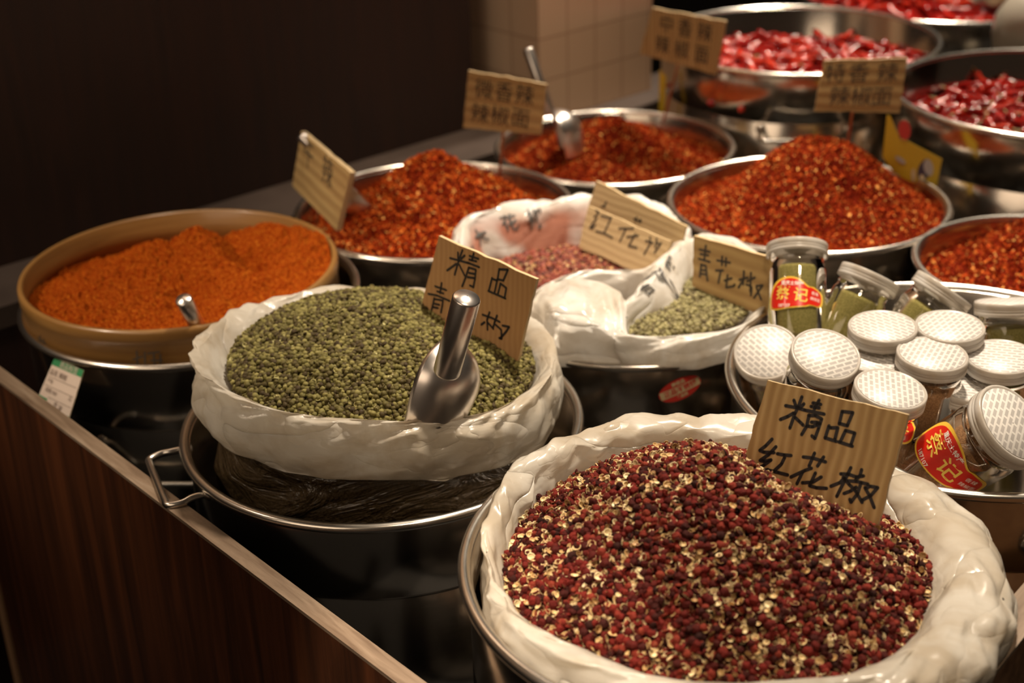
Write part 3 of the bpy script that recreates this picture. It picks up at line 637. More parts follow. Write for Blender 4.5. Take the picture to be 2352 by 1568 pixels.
def pile(cx, cy, R, zfun, n, size, label, group, stems, seed):
    rg = np.random.default_rng(seed); k = 0; placed = []; tries = 0
    while k < n and tries < 20000:
        tries += 1; a = rg.uniform(0, 2*PI); rr = R*math.sqrt(rg.uniform(0, 1))*.97; x, y = rr*math.cos(a), rr*math.sin(a)
        if any((x-p[0])**2+(y-p[1])**2 < (size*.34)**2 for p in placed): continue
        placed.append((x, y)); src, st = chm[k % 6]; used = src.get('used', 0)
        o = src if not used else src.copy()
        if used: COL.objects.link(o)
        src['used'] = 1
        yaw = rg.uniform(0, 2*PI); ex = .02
        sx = (zfun(x+ex*math.cos(yaw), y+ex*math.sin(yaw))-zfun(x-ex*math.cos(yaw), y-ex*math.sin(yaw)))/(2*ex)
        o.rotation_euler = (rg.uniform(0, 2*PI), -math.atan(sx)+rg.normal()*.22, yaw); o.location = (cx+x, cy+y, zfun(x, y)+.004+.004*rg.uniform(-1, 1)); s = size/.052; o.scale = (s, s, s)
        tag(o, label, 'dried chili', group)
        if stems:
            if not used: pass
            else:
                c = st.copy(); COL.objects.link(c); c.parent = o
        k += 1
    # the uncountable rest underneath
    Vs = []; Fs = []; Ts = []; off = 0
    for q in range(int(n*2.6)):
        a = rg.uniform(0, 2*PI); rr = R*math.sqrt(rg.uniform(0, 1))*.97; x, y = rr*math.cos(a), rr*math.sin(a)
        m = chm[q % 6][0].data; co = np.empty(len(m.vertices)*3, np.float32); m.vertices.foreach_get('co', co); co = co.reshape(-1, 3)*size/.052
        E_ = np.array(Matrix.Rotation(rg.uniform(0, 2*PI), 3, 'Z') @ Matrix.Rotation(rg.normal()*.25, 3, 'Y') @ Matrix.Rotation(rg.uniform(0, 2*PI), 3, 'X'))
        Vs.append(co @ E_.T+np.array([x, y, zfun(x, y)-.006-.007*rg.uniform(0, 1)])); Fs += [tuple(i+off for i in p.vertices) for p in m.polygons]; off += len(co); Ts.append(np.full(len(co), rg.uniform(0, .8)))
    bv, bf = surface(const(R), lambda x, y: np.vectorize(zfun)(x, y)-.016, 8, 48); nb = len(bv)
    Fs += [tuple(int(i)+off for i in t) for t in bf]; Vs.append(bv); Ts.append(np.zeros(nb))
    o = mesh('dried_chilies', np.concatenate(Vs), Fs, CHILI, tint=np.concatenate(Ts)); o.location = (cx, cy, 0)
    return o
def zI(x, y): return .822+.022*math.exp(-((x+.05)**2+y**2)/.03)+.006*math.sin(x*31+y*17)
o = pile(.5904, 2.820, .262, zI, 120, .058, 'shiny pinkish red dried chili on the pile in the wide deep pot', 'dried chilies in the wide deep pot', False, 5)
tag(o, 'mass of red dried chilies filling the wide deep pot under the top ones', 'dried chilies', None, 'stuff')
def zJ(x, y): return .828+.030*math.exp(-((x-.03)**2+(y-.02)**2)/.02)+.006*math.sin(x*27+y*21)
o = pile(.9616, 2.3984, .266, zJ, 120, .054, 'dark red dried chili with a pale stem in the pot at the right edge', 'dried chilies in the right pot', True, 6)
tag(o, 'mass of dark red chilies filling the pot at the right edge under the top ones', 'dried chilies', None, 'stuff')
def zK(x, y): return .800+.03*math.exp(-((x+.18)**2+(y)**2)/.03)-.10*max(0, x-.02)/.3
o = pile(1.056, 3.408, .335, zK, 50, .07, 'whole red dried chili in the pot farthest back', 'dried chilies in the far pot', False, 9)
tag(o, 'mass of red chilies filling the far pot at the top edge', 'dried chilies', None, 'stuff')

# ------------------------------------------------------------------ spice jars
def jar_frame(p, a, toward=(0, 0, 1.6)):
    a = Vector(a).normalized(); p = Vector(p); x = Vector(toward)-p; x = (x-a*x.dot(a)).normalized(); y = a.cross(x)
    return Matrix(((x.x, y.x, a.x, p.x), (x.y, y.y, a.y, p.y), (x.z, y.z, a.z, p.z), (0, 0, 0, 1)))
JL = .125
_lid = lathe([(.0005, 0), (.0345, 0), (.0352, .0008), (.0368, .0008), (.0375, -.0004), (.0375, -.0055), (.0368, -.0062), (.0375, -.0070), (.0375, -.0085), (.0368, -.0092), (.0375, -.0100), (.0375, -.0140), (.0352, -.0140), (.0352, -.003), (.0005, -.003)], 72)
_liner = lathe([(.0005, .0005), (.0338, .0005), (.0340, .0002)], 72)
_body = lathe([(.0325, -.006), (.0325, -.0185), (.0335, -.0195), (.0335, -.0205), (.0325, -.022), (.0330, -.026), (.0350, -.031), (.0352, -.036), (.0352, -JL+.008), (.0340, -JL+.003), (.0315, -JL), (.0005, -JL+.002)], 72)
def _fill(top):
    top = -.030
    return lathe([(.0005, -JL+.004), (.0310, -JL+.003), (.0340, -JL+.008), (.0342, top-.006), (.0342, top-.002), (.02, top+.001), (.0005, top)], 48)
def label_part(e, zc, rot, big):
    k = big; R = .0357
    def shape(sc, dx=0):
        P = [(-.030, -.013), (-.031, .000), (-.024, .012), (-.012, .0175), (.0, .0165), (.010, .0105), (.0155, .0105), (.0265, .0065), (.029, -.001), (.0255, -.0075), (.014, -.0085), (.009, -.0105), (-.006, -.0135), (-.020, -.0155)]
        c = catmull([(x, y, 0) for x, y in P], 70); m = c.mean(0); return [( (q[0]-m[0])*sc*k+m[0]*k, (q[1]-m[1])*sc*k+m[1]*k) for q in c]
    def patch(sc, r):
        o = shape(sc); cx = sum(p[0] for p in o)/len(o); cy = sum(p[1] for p in o)/len(o); V = []; F = []
        rings = 8
        for j in range(rings+1):
            for p in o: V.append((cx+(p[0]-cx)*j/rings, cy+(p[1]-cy)*j/rings, 0))
        n = len(o)
        return wrap(V, r, 0, zc, rot), grid_faces(n, rings+1)
    lab = mesh('label', *patch(1.0, R), LAB_YEL, e)
    v, f = patch(.90, R+.0003); mesh('label_field', v, f, LAB_RED, lab)
    def put(body, size, x, y, m, bold=0):
        v, f = text_mesh(body, size*k, bold=bold); v = [(q[0]+x*k, q[1]+y*k, 0) for q in v]; mesh('lettering', wrap(v, R+.0006, 0, zc, rot), f, m, lab)
    put('\u8521', .0150, -.0145, .0005, LAB_GOLD, .0002); put('\u8bb0', .0145, .0035, -.0005, LAB_GOLD, .0003)
    put('\u91cd\u5e86\u571f\u7279\u4ea7', .0045, -.006, .0110, LAB_WHITE, .0001); put('187107', .0042, -.012, -.0112, LAB_WHITE, .0001); put('\u9999\u8fa3', .0040, .0175, .004, LAB_WHITE)
    put('\u8fa3\u6912\u9762', .0038, .0185, -.0015, LAB_WHITE)
def jar(p, a, fill, top, label, lab=None, spin=0, size=1):
    e = empty('spice_jar', (0, 0, 0), label, 'jar', 'clear jars of ground spice in the basin'); e.matrix_world = jar_frame(p, a) @ Matrix.Scale(size, 4)
    mesh('jar_body', *_body, GLASS, e); mesh('spice_fill', *_fill(top), fill, e)
    l = mesh('lid', *_lid, LID, e); ln = mesh('lid_liner', *_liner, LINER, l); ln.matrix_local = Matrix.Rotation(spin, 4, 'Z')
    if lab: label_part(e, *lab)
    return e
jar((0.3542, 1.6199, 0.9288), (0.0753, 0.6338, 0.7698), FILL_GREEN, -0.045, 'jar with a red and yellow label leaning back at the rear, pale green powder', lab=(-.072, -.12, 1.25), spin=-1.50)
jar((0.4374, 1.5804, 0.9041), (0.4605, 0.3643, 0.8095), FILL_GREEN, -0.048, 'tilted jar of green powder with its lid turned away, right of the labelled rear jar', spin=0.20)
jar((0.5158, 1.5398, 0.9022), (0.5901, 0.2127, 0.7788), FILL_GREEN, -0.05, 'tilted jar of green powder second to the right of the labelled rear jar', spin=-1.20)
jar((0.5711, 1.4809, 0.91), (-0.0188, 0.3099, 0.9506), FILL_GREEN, -0.052, 'upright jar of green powder at the right edge, rear of the basin', spin=0.50)
jar((0.292, 1.4593, 0.8658), (-0.1842, -0.5057, 0.8428), FILL_BROWN, -0.045, 'jar at the left rim of the basin, bright white lid turned to the viewer', spin=-0.90)
jar((0.3333, 1.3492, 0.916), (0.1026, -0.3586, 0.9278), FILL_BROWN, -0.04, 'jar just above the cardboard sign, tilted lid, brown powder showing', spin=0.80)
jar((0.4073, 1.4048, 0.92), (-0.0372, -0.0457, 0.9983), FILL_GREEN, -0.04, 'jar with a flat white lid, directly in front of the tilted rear jars, left one', spin=-0.60)
jar((0.4809, 1.4038, 0.9181), (-0.0189, -0.0553, 0.9983), FILL_GREEN, -0.04, 'jar with a flat white lid in front of the second tilted rear jar', spin=1.10)
jar((0.3915, 1.3827, 0.8974), (0.0187, -0.1014, 0.9947), FILL_BROWN, -0.04, 'jar half hidden behind the tilted lid above the cardboard sign', spin=-0.30)
jar((0.4466, 1.3477, 0.913), (0.0271, -0.0622, 0.9977), FILL_BROWN, -0.04, 'jar with a flat lid in the very middle of the jars', spin=1.40)
jar((0.5262, 1.3624, 0.8999), (-0.057, -0.0603, 0.9966), FILL_GREEN, -0.04, 'jar with a flat lid at the right edge, behind the large tipped jar', spin=-0.00)
jar((0.3868, 1.2845, 0.9066), (0.1012, -0.1079, 0.989), FILL_BROWN, -0.045, 'jar with its lid right behind the top edge of the front cardboard sign', spin=-1.40)
jar((0.4845, 1.3504, 0.8753), (0.0907, -0.0708, 0.9934), FILL_BROWN, -0.045, 'jar touching the large tipped jar on its left, lid partly covered', spin=0.30)
jar((0.4931, 1.2237, 0.8967), (0.4924, -0.4381, 0.7521), FILL_BROWN, -0.04, 'tipped jar of brown powder with a big red label resting on the basin rim', lab=(-.057, .05, 1.48), size=1.16, spin=-1.10)


# ------------------------------------------------------------------ scoops
def scoop(label, base, axis, opening, haxis, hbase, hl=.115, hr=.0138, R=.042, bl=.095):
    """axis: bowl heel direction; haxis / hbase: the handle's own direction and foot"""
    a = Vector(axis).normalized(); x = Vector(opening); x = (x-a*x.dot(a)).normalized(); y = a.cross(x)
    e = empty('steel_scoop', (0, 0, 0), label, 'scoop'); M = Matrix(((x.x, y.x, a.x, base[0]), (x.y, y.y, a.y, base[1]), (x.z, y.z, a.z, base[2]), (0, 0, 0, 1)))
    e.matrix_world = M; V = []; nr = 40; na = 30
    for th in (0, 1):
        for j in range(nr+1):
            t = j/nr; t = t*t*.6+t*.4; z = -bl*t; dd = R*1.0
            r = R*math.sqrt(max(0, 1-((dd+z)/dd)**2)) if -z < dd else R*(1-.16*((-z-dd)/(bl-dd))**1.6)
            r = max(r-(.0012 if th else 0), .0005)
            for i in range(na+1):
                ang = PI/2+PI*i/na; V.append((r*math.cos(ang), r*math.sin(ang), z))
    F = grid_faces(na+1, nr+1, False) + grid_faces(na+1, nr+1, False, off=(nr+1)*(na+1), flip=True); b = (nr+1)*(na+1)
    for j in range(nr):
        for i in (0, na):
            p = j*(na+1)+i; q = p+na+1; F.append((p, q, q+b, p+b))
    for i in range(na):
        p = nr*(na+1)+i; F.append((p, p+1, p+1+b, p+b))
    mesh('scoop_bowl', V, F, STEEL_SCOOP, e)
    hv, hf = lathe([(.0005, -.002), (hr*.98, -.002), (hr, 0), (hr, hl-.002), (hr-.0015, hl), (.0005, hl+.0012)], 40)
    ha = Vector(haxis).normalized(); Q = Matrix.Translation(hbase) @ ha.to_track_quat('Z', 'Y').to_matrix().to_4x4(); inv = M.inverted() @ Q
    mesh('handle', [inv @ Vector(q) for q in hv], hf, STEEL_SCOOP, e)
    return e
scoop('shiny steel scoop standing in the green peppercorns, round handle up', (-0.0639, 1.3274, 0.9592), (0.3494, 0.3102, 0.8841), (-0.8699, 0.3271, -0.2409), (0.2551, -0.2002, 0.946), (-0.0652, 1.2571, 0.9573), hl=.092, R=.046, bl=.092)
scoop('steel scoop buried in the orange powder of the sieve, only its handle end out', (-0.3943, 1.6557, 0.8254), (-0.3506, 0.1248, 0.9282), (0.8848, -0.2308, -0.4732), (-0.1034, -0.4599, 0.8819), (-0.4002, 1.6447, 0.829), hl=.062, hr=.0105, R=.030, bl=.06)
scoop('steel scoop lying behind the small tilted sign in the chili flakes', (-0.2668, 2.1303, 0.8626), (-0.7059, 0.0496, 0.7065), (0.6235, 0.3427, 0.7027), (-0.6338, 0.0791, 0.7694), (-0.2687, 2.1307, 0.8647), hl=.080, hr=.009, R=.045, bl=.10)
scoop('steel scoop with upright handle behind the sign before the tiled pillar', (0.0852, 2.5068, 0.8431), (-0.2304, 0.1418, 0.9627), (-0.9085, -0.1197, -0.2455), (-0.309, 0.1878, 0.9323), (0.0798, 2.4872, 0.8467), hl=.118, hr=.0095, R=.044, bl=.09)


# ------------------------------------------------------------------ cardboard signs
SIGN = {'C': {'N': [-0.8975, -0.4185, 0.1392], 'X': [0.4226, -0.9063, 0.0], 'Y': [0.1261, 0.0588, 0.9903], 'c': [-0.2842, 2.0701, 0.8756], 'quad': [(-0.0949, 0.0503), (0.1324, 0.0507), (0.0887, -0.0527), (-0.1262, -0.0483)], 'strokes': []},
 'D1': {'N': [-0.4695, -0.8829, 0.0], 'X': [0.8829, -0.4695, 0.0], 'Y': [0.0, 0.0, 1.0], 'c': [-0.0006, 2.2688, 0.9269], 'quad': [(-0.0646, 0.0502), (0.0778, 0.0418), (0.066, -0.0432), (-0.0792, -0.0488)], 'strokes': []},
 'D2': {'N': [-0.7431, -0.6691, 0.0], 'X': [0.6691, -0.7431, 0.0], 'Y': [0.0, 0.0, 1.0], 'c': [0.3277, 2.5636, 0.951], 'quad': [(-0.0746, 0.0466), (0.0991, 0.0488), (0.08, -0.0508), (-0.1045, -0.0446)], 'strokes': []},
 'E': {'N': [-0.7403, -0.6666, 0.0872],
       'X': [0.6691, -0.7431, 0.0],
       'Y': [0.0648, 0.0583, 0.9962],
       'c': [0.2855, 1.6625, 0.8745],
       'quad': [(-0.0688, 0.0342), (0.066, 0.04), (0.0667, -0.0401), (-0.064, -0.0342)],
       'strokes': [[(-0.0571, 0.0185), (-0.0403, 0.02)], [(-0.0476, 0.0264), (-0.048, 0.0072)], [(-0.0551, 0.0127), (-0.0423, 0.0147)], [(-0.057, 0.0058), (-0.0388, 0.0067)], [(-0.0523, -0.0004), (-0.0529, -0.0178)], [(-0.0522, -0.0014), (-0.0445, -0.0003), (-0.0396, -0.0192)], [(-0.0515, -0.0077), (-0.045, -0.0069)], [(-0.0515, -0.013), (-0.0438, -0.0119)], [(-0.0271, 0.0121), (-0.0064, 0.0148)],
                   [(-0.0197, 0.0194), (-0.0189, 0.0081)], [(-0.0133, 0.0191), (-0.0126, 0.0088)], [(-0.0274, -0.0018), (-0.0162, 0.0015)], [(-0.0198, -0.0006), (-0.0217, -0.0171)], [(-0.0014, -0.0048), (-0.0121, -0.0111)], [(-0.0081, -0.0025), (-0.0085, -0.0196), (0.0035, -0.0139), (0.0045, -0.0115)], [(0.011, -0.0033), (0.0239, 0.0037)], [(0.0168, 0.01), (0.0178, -0.0075)],
                   [(0.017, -0.0015), (0.0111, -0.0138)], [(0.0279, 0.0111), (0.0298, -0.0134)], [(0.0233, -0.0017), (0.0346, 0.0068)], [(0.0226, -0.0061), (0.0301, -0.006)], [(0.0315, -0.0077), (0.0316, -0.0181)], [(0.0384, -0.0035), (0.0477, 0.0003), (0.0368, -0.0197)], [(0.0387, -0.0055), (0.0477, -0.0184)]]},
 'E2': {'N': [-0.087, -0.9948, 0.0523], 'X': [0.9962, -0.0872, 0.0], 'Y': [0.0046, 0.0521, 0.9986], 'c': [0.5631, 2.1894, 0.9632], 'quad': [(-0.06, 0.0409), (0.0681, 0.0434), (0.0626, -0.0438), (-0.0707, -0.0405)], 'strokes': []},
 'F': {'N': [-0.545, -0.7501, 0.3746],
       'X': [0.809, -0.5878, 0.0],
       'Y': [0.2202, 0.3031, 0.9272],
       'c': [0.2678, 1.0759, 0.956],
       'quad': [(-0.0622, 0.0514), (0.0679, 0.0546), (0.0637, -0.0504), (-0.0695, -0.0555)],
       'strokes': [[(-0.0337, 0.0405), (-0.031, 0.0363)], [(-0.0272, 0.0453), (-0.0284, 0.0359), (-0.0301, 0.0292), (-0.0317, 0.0155)], [(-0.024, 0.0397), (-0.0269, 0.0349)], [(-0.0401, 0.0338), (-0.0295, 0.0347), (-0.0216, 0.0346), (-0.0039, 0.0358)], [(-0.0315, 0.0293), (-0.0361, 0.0249), (-0.0421, 0.0206)], [(-0.0291, 0.0259), (-0.0245, 0.0236), (-0.0203, 0.0213)],
                   [(-0.0161, 0.0427), (-0.0089, 0.0433)], [(-0.0112, 0.0465), (-0.0136, 0.0379)], [(-0.0171, 0.0393), (-0.0095, 0.0399)], [(-0.0171, 0.0314), (-0.017, 0.0212), (-0.0197, 0.0129)], [(-0.0174, 0.0308), (-0.0114, 0.0325), (-0.0051, 0.0311), (-0.006, 0.0215), (-0.0072, 0.0128), (-0.0103, 0.0143)], [(-0.0135, 0.0259), (-0.0083, 0.0271), (-0.0054, 0.0266)],
                   [(-0.0157, 0.0217), (-0.0117, 0.0222), (-0.0078, 0.025)], [(0.0114, 0.0421), (0.0113, 0.0311)], [(0.0113, 0.0423), (0.0208, 0.0438), (0.0187, 0.0319)], [(0.0112, 0.0315), (0.0188, 0.0315)], [(0.0027, 0.027), (0.0018, 0.0157)], [(0.0044, 0.0257), (0.0108, 0.0275), (0.0106, 0.0169)], [(0.0017, 0.0159), (0.0122, 0.0156)], [(0.0181, 0.0269), (0.0157, 0.0161)],
                   [(0.0181, 0.0271), (0.0266, 0.027), (0.0256, 0.0163)], [(0.0145, 0.0158), (0.0271, 0.0154)], [(-0.0457, 0.0014), (-0.0501, -0.006), (-0.0547, -0.0117), (-0.0506, -0.0121), (-0.0411, -0.0098)], [(-0.0405, -0.0042), (-0.0456, -0.0129), (-0.0523, -0.0203), (-0.0487, -0.0201), (-0.0423, -0.0169), (-0.0479, -0.0235), (-0.0557, -0.0313), (-0.0495, -0.029), (-0.043, -0.0262)],
                   [(-0.0378, -0.0099), (-0.0313, -0.0092), (-0.025, -0.0079)], [(-0.0304, -0.0112), (-0.0321, -0.018), (-0.0377, -0.0264)], [(-0.0429, -0.0266), (-0.033, -0.026), (-0.0241, -0.0256)], [(-0.0138, -0.006), (-0.0054, -0.0045), (0.007, -0.0045)], [(-0.0045, 0.0002), (-0.0067, -0.0124)], [(0.0043, -0.0008), (0.0007, -0.0101)],
                   [(-0.0042, -0.0135), (-0.0097, -0.0173), (-0.0207, -0.0264)], [(-0.0112, -0.0191), (-0.014, -0.0307)], [(0.0062, -0.0185), (-0.0004, -0.0253), (-0.0094, -0.0284)], [(0.0003, -0.0166), (-0.0023, -0.029), (0.0041, -0.0289), (0.0132, -0.0268)], [(0.0226, -0.0108), (0.0294, -0.0091), (0.0366, -0.0095), (0.0426, -0.0068)], [(0.0301, -0.003), (0.0273, -0.0157), (0.0237, -0.0309)],
                   [(0.0397, -0.002), (0.0396, -0.0073), (0.0367, -0.0121)], [(0.0267, -0.0133), (0.0235, -0.0186), (0.0166, -0.0238)], [(0.0254, -0.0132), (0.0323, -0.0178), (0.0373, -0.0202)], [(0.029, -0.0152), (0.0375, -0.0132), (0.048, -0.0126)], [(0.0419, -0.0131), (0.0411, -0.023), (0.0371, -0.0322), (0.0356, -0.03)], [(0.0386, -0.0181), (0.0344, -0.0229), (0.0294, -0.0266)],
                   [(0.0385, -0.0212), (0.0466, -0.0293)], [(0.0468, -0.0169), (0.05, -0.0138), (0.0569, -0.013), (0.0527, -0.0213), (0.0462, -0.0276)], [(0.0462, -0.0162), (0.052, -0.0223), (0.0579, -0.0306)]]},
 'G': {'N': [-0.7166, -0.692, 0.0872],
       'X': [0.6947, -0.7193, 0.0],
       'Y': [0.0627, 0.0605, 0.9962],
       'c': [-0.0432, 1.4844, 0.9127],
       'quad': [(-0.0592, 0.0794), (0.0994, 0.0711), (0.0675, -0.0669), (-0.1076, -0.0836)],
       'strokes': [[(-0.0392, 0.0577), (-0.0245, 0.0589), (-0.0064, 0.0603)], [(-0.0186, 0.073), (-0.0245, 0.0589), (-0.0309, 0.0398)], [(-0.0261, 0.068), (-0.0259, 0.0615)], [(-0.015, 0.0675), (-0.0204, 0.062)], [(-0.0285, 0.0537), (-0.0438, 0.0414)], [(-0.0236, 0.0541), (-0.0142, 0.0435)], [(-0.0067, 0.0692), (0.0077, 0.0696)], [(-0.0, 0.074), (-0.0031, 0.0647)],
                   [(-0.0072, 0.0646), (0.0044, 0.0657)], [(-0.0099, 0.0603), (0.0094, 0.0601)], [(-0.0076, 0.0549), (-0.0127, 0.0409), (-0.0179, 0.0292)], [(-0.0076, 0.0549), (0.0041, 0.0557), (0.0031, 0.0444), (0.0008, 0.0336), (-0.0048, 0.034)], [(-0.0067, 0.0486), (0.0016, 0.0499)], [(-0.0093, 0.0429), (0.0011, 0.0448)], [(0.0414, 0.066), (0.0394, 0.0536)],
                   [(0.0414, 0.0665), (0.0551, 0.0698), (0.0486, 0.0552), (0.0393, 0.0541)], [(0.0307, 0.0531), (0.026, 0.0363)], [(0.0307, 0.0522), (0.0387, 0.0524), (0.0354, 0.0375)], [(0.0253, 0.0361), (0.0529, 0.0352)], [(0.0442, 0.05), (0.0408, 0.0371)], [(0.0442, 0.0505), (0.0536, 0.0478), (0.0515, 0.0353)], [(-0.0641, 0.016), (-0.0446, 0.0169)], [(-0.0527, 0.0234), (-0.0552, 0.0102)],
                   [(-0.0603, 0.0108), (-0.0495, 0.0114)], [(-0.0756, 0.0032), (-0.0602, 0.0056), (-0.0385, 0.0052)], [(-0.0652, 0.001), (-0.0679, -0.0103), (-0.0714, -0.0209)], [(-0.0652, -0.0001), (-0.05, 0.0023), (-0.0512, -0.0054), (-0.0532, -0.0138)], [(-0.0644, -0.0061), (-0.0563, -0.0048)], [(-0.0665, -0.011), (-0.0584, -0.0096)], [(-0.0271, 0.0081), (-0.0158, 0.0098), (-0.0004, 0.0103)],
                   [(-0.0174, 0.015), (-0.0213, 0.0036)], [(-0.0048, 0.0147), (-0.01, 0.0049)], [(-0.0198, 0.0019), (-0.0309, -0.0097)], [(-0.0239, -0.0045), (-0.0292, -0.0165)], [(-0.0057, 0.002), (-0.0167, -0.0064)], [(-0.0114, 0.0024), (-0.0152, -0.0112), (-0.0025, -0.0104)], [(0.0171, 0.0048), (0.0328, 0.0055), (0.045, 0.0047)], [(0.0284, 0.0113), (0.0248, 0.0011), (0.0259, -0.0109)],
                   [(0.0406, 0.011), (0.037, 0.0018), (0.0346, -0.0061)], [(0.0208, -0.0032), (0.0155, -0.0079)], [(0.0256, -0.0018), (0.0353, -0.0069)], [(0.0385, -0.0008), (0.048, -0.004), (0.0492, -0.0148), (0.0452, -0.015)], [(0.0498, 0.0016), (0.0604, 0.0034), (0.0561, -0.0035), (0.0472, -0.0144)]]},
 'R': {'N': [-0.7494, -0.5855, 0.309],
       'X': [0.6157, -0.788, 0.0],
       'Y': [0.2435, 0.1902, 0.9511],
       'c': [0.1604, 1.852, 0.8446],
       'quad': [(-0.0827, 0.0319), (0.0856, 0.0283), (0.0804, -0.0301), (-0.0832, -0.0301)],
       'strokes': [[(-0.0654, 0.0299), (-0.0584, 0.028), (-0.0659, 0.0199)], [(-0.0601, 0.0193), (-0.0638, 0.0139), (-0.0696, 0.003), (-0.0599, 0.0095)], [(-0.0696, 0.003), (-0.0627, 0.0038)], [(-0.0326, 0.028), (-0.0392, 0.0044)], [(-0.0557, 0.0019), (-0.0389, 0.0034), (-0.0212, 0.0019)], [(-0.0529, 0.0257), (-0.0322, 0.027)], [(-0.0129, 0.0178), (-0.0017, 0.0209), (0.0141, 0.0254)],
                   [(-0.0, 0.0203), (-0.0055, 0.001)], [(0.0261, 0.0186), (0.0063, 0.0108)], [(0.02, 0.019), (0.0162, 0.0083), (0.0131, -0.0001), (0.0289, 0.0018)], [(0.0483, 0.0228), (0.0513, 0.0142), (0.0453, -0.0025)], [(0.042, 0.0157), (0.0563, 0.0167)], [(0.0613, 0.0192), (0.0688, 0.0182)], [(0.0609, 0.0243), (0.0622, 0.0121)], [(0.0708, 0.0209), (0.0632, 0.005)]]},
 'RB': {'N': [-0.7708, -0.6022, 0.2079],
        'X': [0.6157, -0.788, 0.0],
        'Y': [0.1638, 0.128, 0.9781],
        'c': [0.1772, 1.8886, 0.8526],
        'quad': [(-0.0872, 0.047), (0.1009, 0.0312), (0.0891, -0.0385), (-0.1028, -0.0398)],
        'strokes': [[(-0.0683, 0.0135), (-0.0607, 0.015)], [(-0.0592, 0.0226), (-0.0637, 0.0142)], [(0.0006, 0.014), (0.0158, 0.0139)], [(0.0058, 0.0177), (0.0044, 0.0107)], [(0.0137, 0.0166), (0.0118, 0.0117)]]},
 'TAG': {'N': [-0.5265, -0.6275, 0.5736], 'X': [0.766, -0.6428, 0.0], 'Y': [0.3687, 0.4394, 0.8192], 'c': [-0.5763, 1.6085, 0.768], 'quad': [(-0.0311, 0.0318), (0.0306, 0.0332), (0.0363, -0.0341), (-0.0359, -0.0309)], 'strokes': []},
 'Y1': {'N': [-0.2563, -0.9565, 0.1392],
        'X': [0.9659, -0.2588, 0.0],
        'Y': [0.036, 0.1344, 0.9903],
        'c': [0.6459, 2.204, 0.8495],
        'quad': [(-0.032, 0.0551), (-0.0269, 0.0546), (-0.0159, 0.0324), (-0.0075, 0.0174), (0.0021, 0.0158), (0.0605, -0.0112), (0.0552, -0.0645), (0.0096, -0.049), (-0.012, -0.0379), (-0.0332, -0.0127)],
        'strokes': [[(0.0445, -0.0334), (0.0426, -0.0388), (0.04, -0.0434), (0.0368, -0.0467), (0.0334, -0.0484), (0.0301, -0.0483), (0.0273, -0.0465), (0.0252, -0.0431), (0.024, -0.0384), (0.0238, -0.0329), (0.0247, -0.0272), (0.0266, -0.0217), (0.0293, -0.0172), (0.0324, -0.0139), (0.0358, -0.0122), (0.0391, -0.0123), (0.0419, -0.0141), (0.044, -0.0175), (0.0452, -0.0222), (0.0454, -0.0276)],
                    [(0.0475, -0.0239), (0.0484, -0.0281), (0.0485, -0.0321), (0.0478, -0.0356), (0.0464, -0.038), (0.0444, -0.0393), (0.042, -0.0392), (0.0395, -0.0379), (0.037, -0.0353), (0.0349, -0.0318), (0.0333, -0.0278), (0.0325, -0.0235), (0.0324, -0.0195), (0.0331, -0.0161), (0.0345, -0.0136), (0.0365, -0.0124), (0.0389, -0.0124), (0.0414, -0.0138), (0.0439, -0.0163), (0.046, -0.0198)],
                    [(0.0217, -0.0392), (0.0219, -0.0426), (0.0216, -0.0456), (0.0211, -0.048), (0.0202, -0.0495), (0.0192, -0.0501), (0.018, -0.0497), (0.0169, -0.0482), (0.0159, -0.0459), (0.0151, -0.0429), (0.0147, -0.0397), (0.0145, -0.0363), (0.0148, -0.0333), (0.0153, -0.0309), (0.0162, -0.0294), (0.0172, -0.0288), (0.0183, -0.0292), (0.0195, -0.0307), (0.0205, -0.033), (0.0212, -0.036)],
                    [(0.0369, -0.0466), (0.037, -0.0494), (0.0366, -0.052), (0.0357, -0.054), (0.0345, -0.0554), (0.0331, -0.0559), (0.0316, -0.0556), (0.0302, -0.0544), (0.029, -0.0524), (0.0281, -0.0499), (0.0276, -0.0472), (0.0275, -0.0444), (0.028, -0.0418), (0.0288, -0.0397), (0.03, -0.0384), (0.0314, -0.0379), (0.0329, -0.0382), (0.0343, -0.0394), (0.0355, -0.0413), (0.0365, -0.0438)],
                    [(0.0038, -0.0211), (0.0029, -0.0219), (0.0012, -0.022), (-0.001, -0.0216), (-0.0035, -0.0206), (-0.0062, -0.0192), (-0.0086, -0.0174), (-0.0107, -0.0156), (-0.0121, -0.0137), (-0.0128, -0.0121), (-0.0127, -0.0109), (-0.0118, -0.0102), (-0.0101, -0.01), (-0.0079, -0.0105), (-0.0054, -0.0114), (-0.0027, -0.0129), (-0.0003, -0.0146), (0.0018, -0.0165), (0.0033, -0.0183),
                     (0.004, -0.0199)],
                    [(0.007, 0.0346), (0.0074, 0.0296), (0.0069, 0.0249), (0.0055, 0.021), (0.0032, 0.0183), (0.0004, 0.0171), (-0.0027, 0.0174), (-0.0058, 0.0192), (-0.0086, 0.0224), (-0.0108, 0.0267), (-0.0122, 0.0316), (-0.0127, 0.0366), (-0.0122, 0.0413), (-0.0107, 0.0451), (-0.0084, 0.0478), (-0.0056, 0.049), (-0.0025, 0.0487), (0.0006, 0.0469), (0.0034, 0.0437), (0.0056, 0.0394)]]},
 'Y2': {'N': [-0.1736, -0.9848, 0.0], 'X': [0.9848, -0.1736, 0.0], 'Y': [0.0, 0.0, 1.0], 'c': [0.3105, 2.7304, 0.8], 'quad': [(-0.0061, 0.0496), (0.007, 0.0359), (0.0052, -0.0453), (-0.0061, -0.0402)], 'strokes': []}}
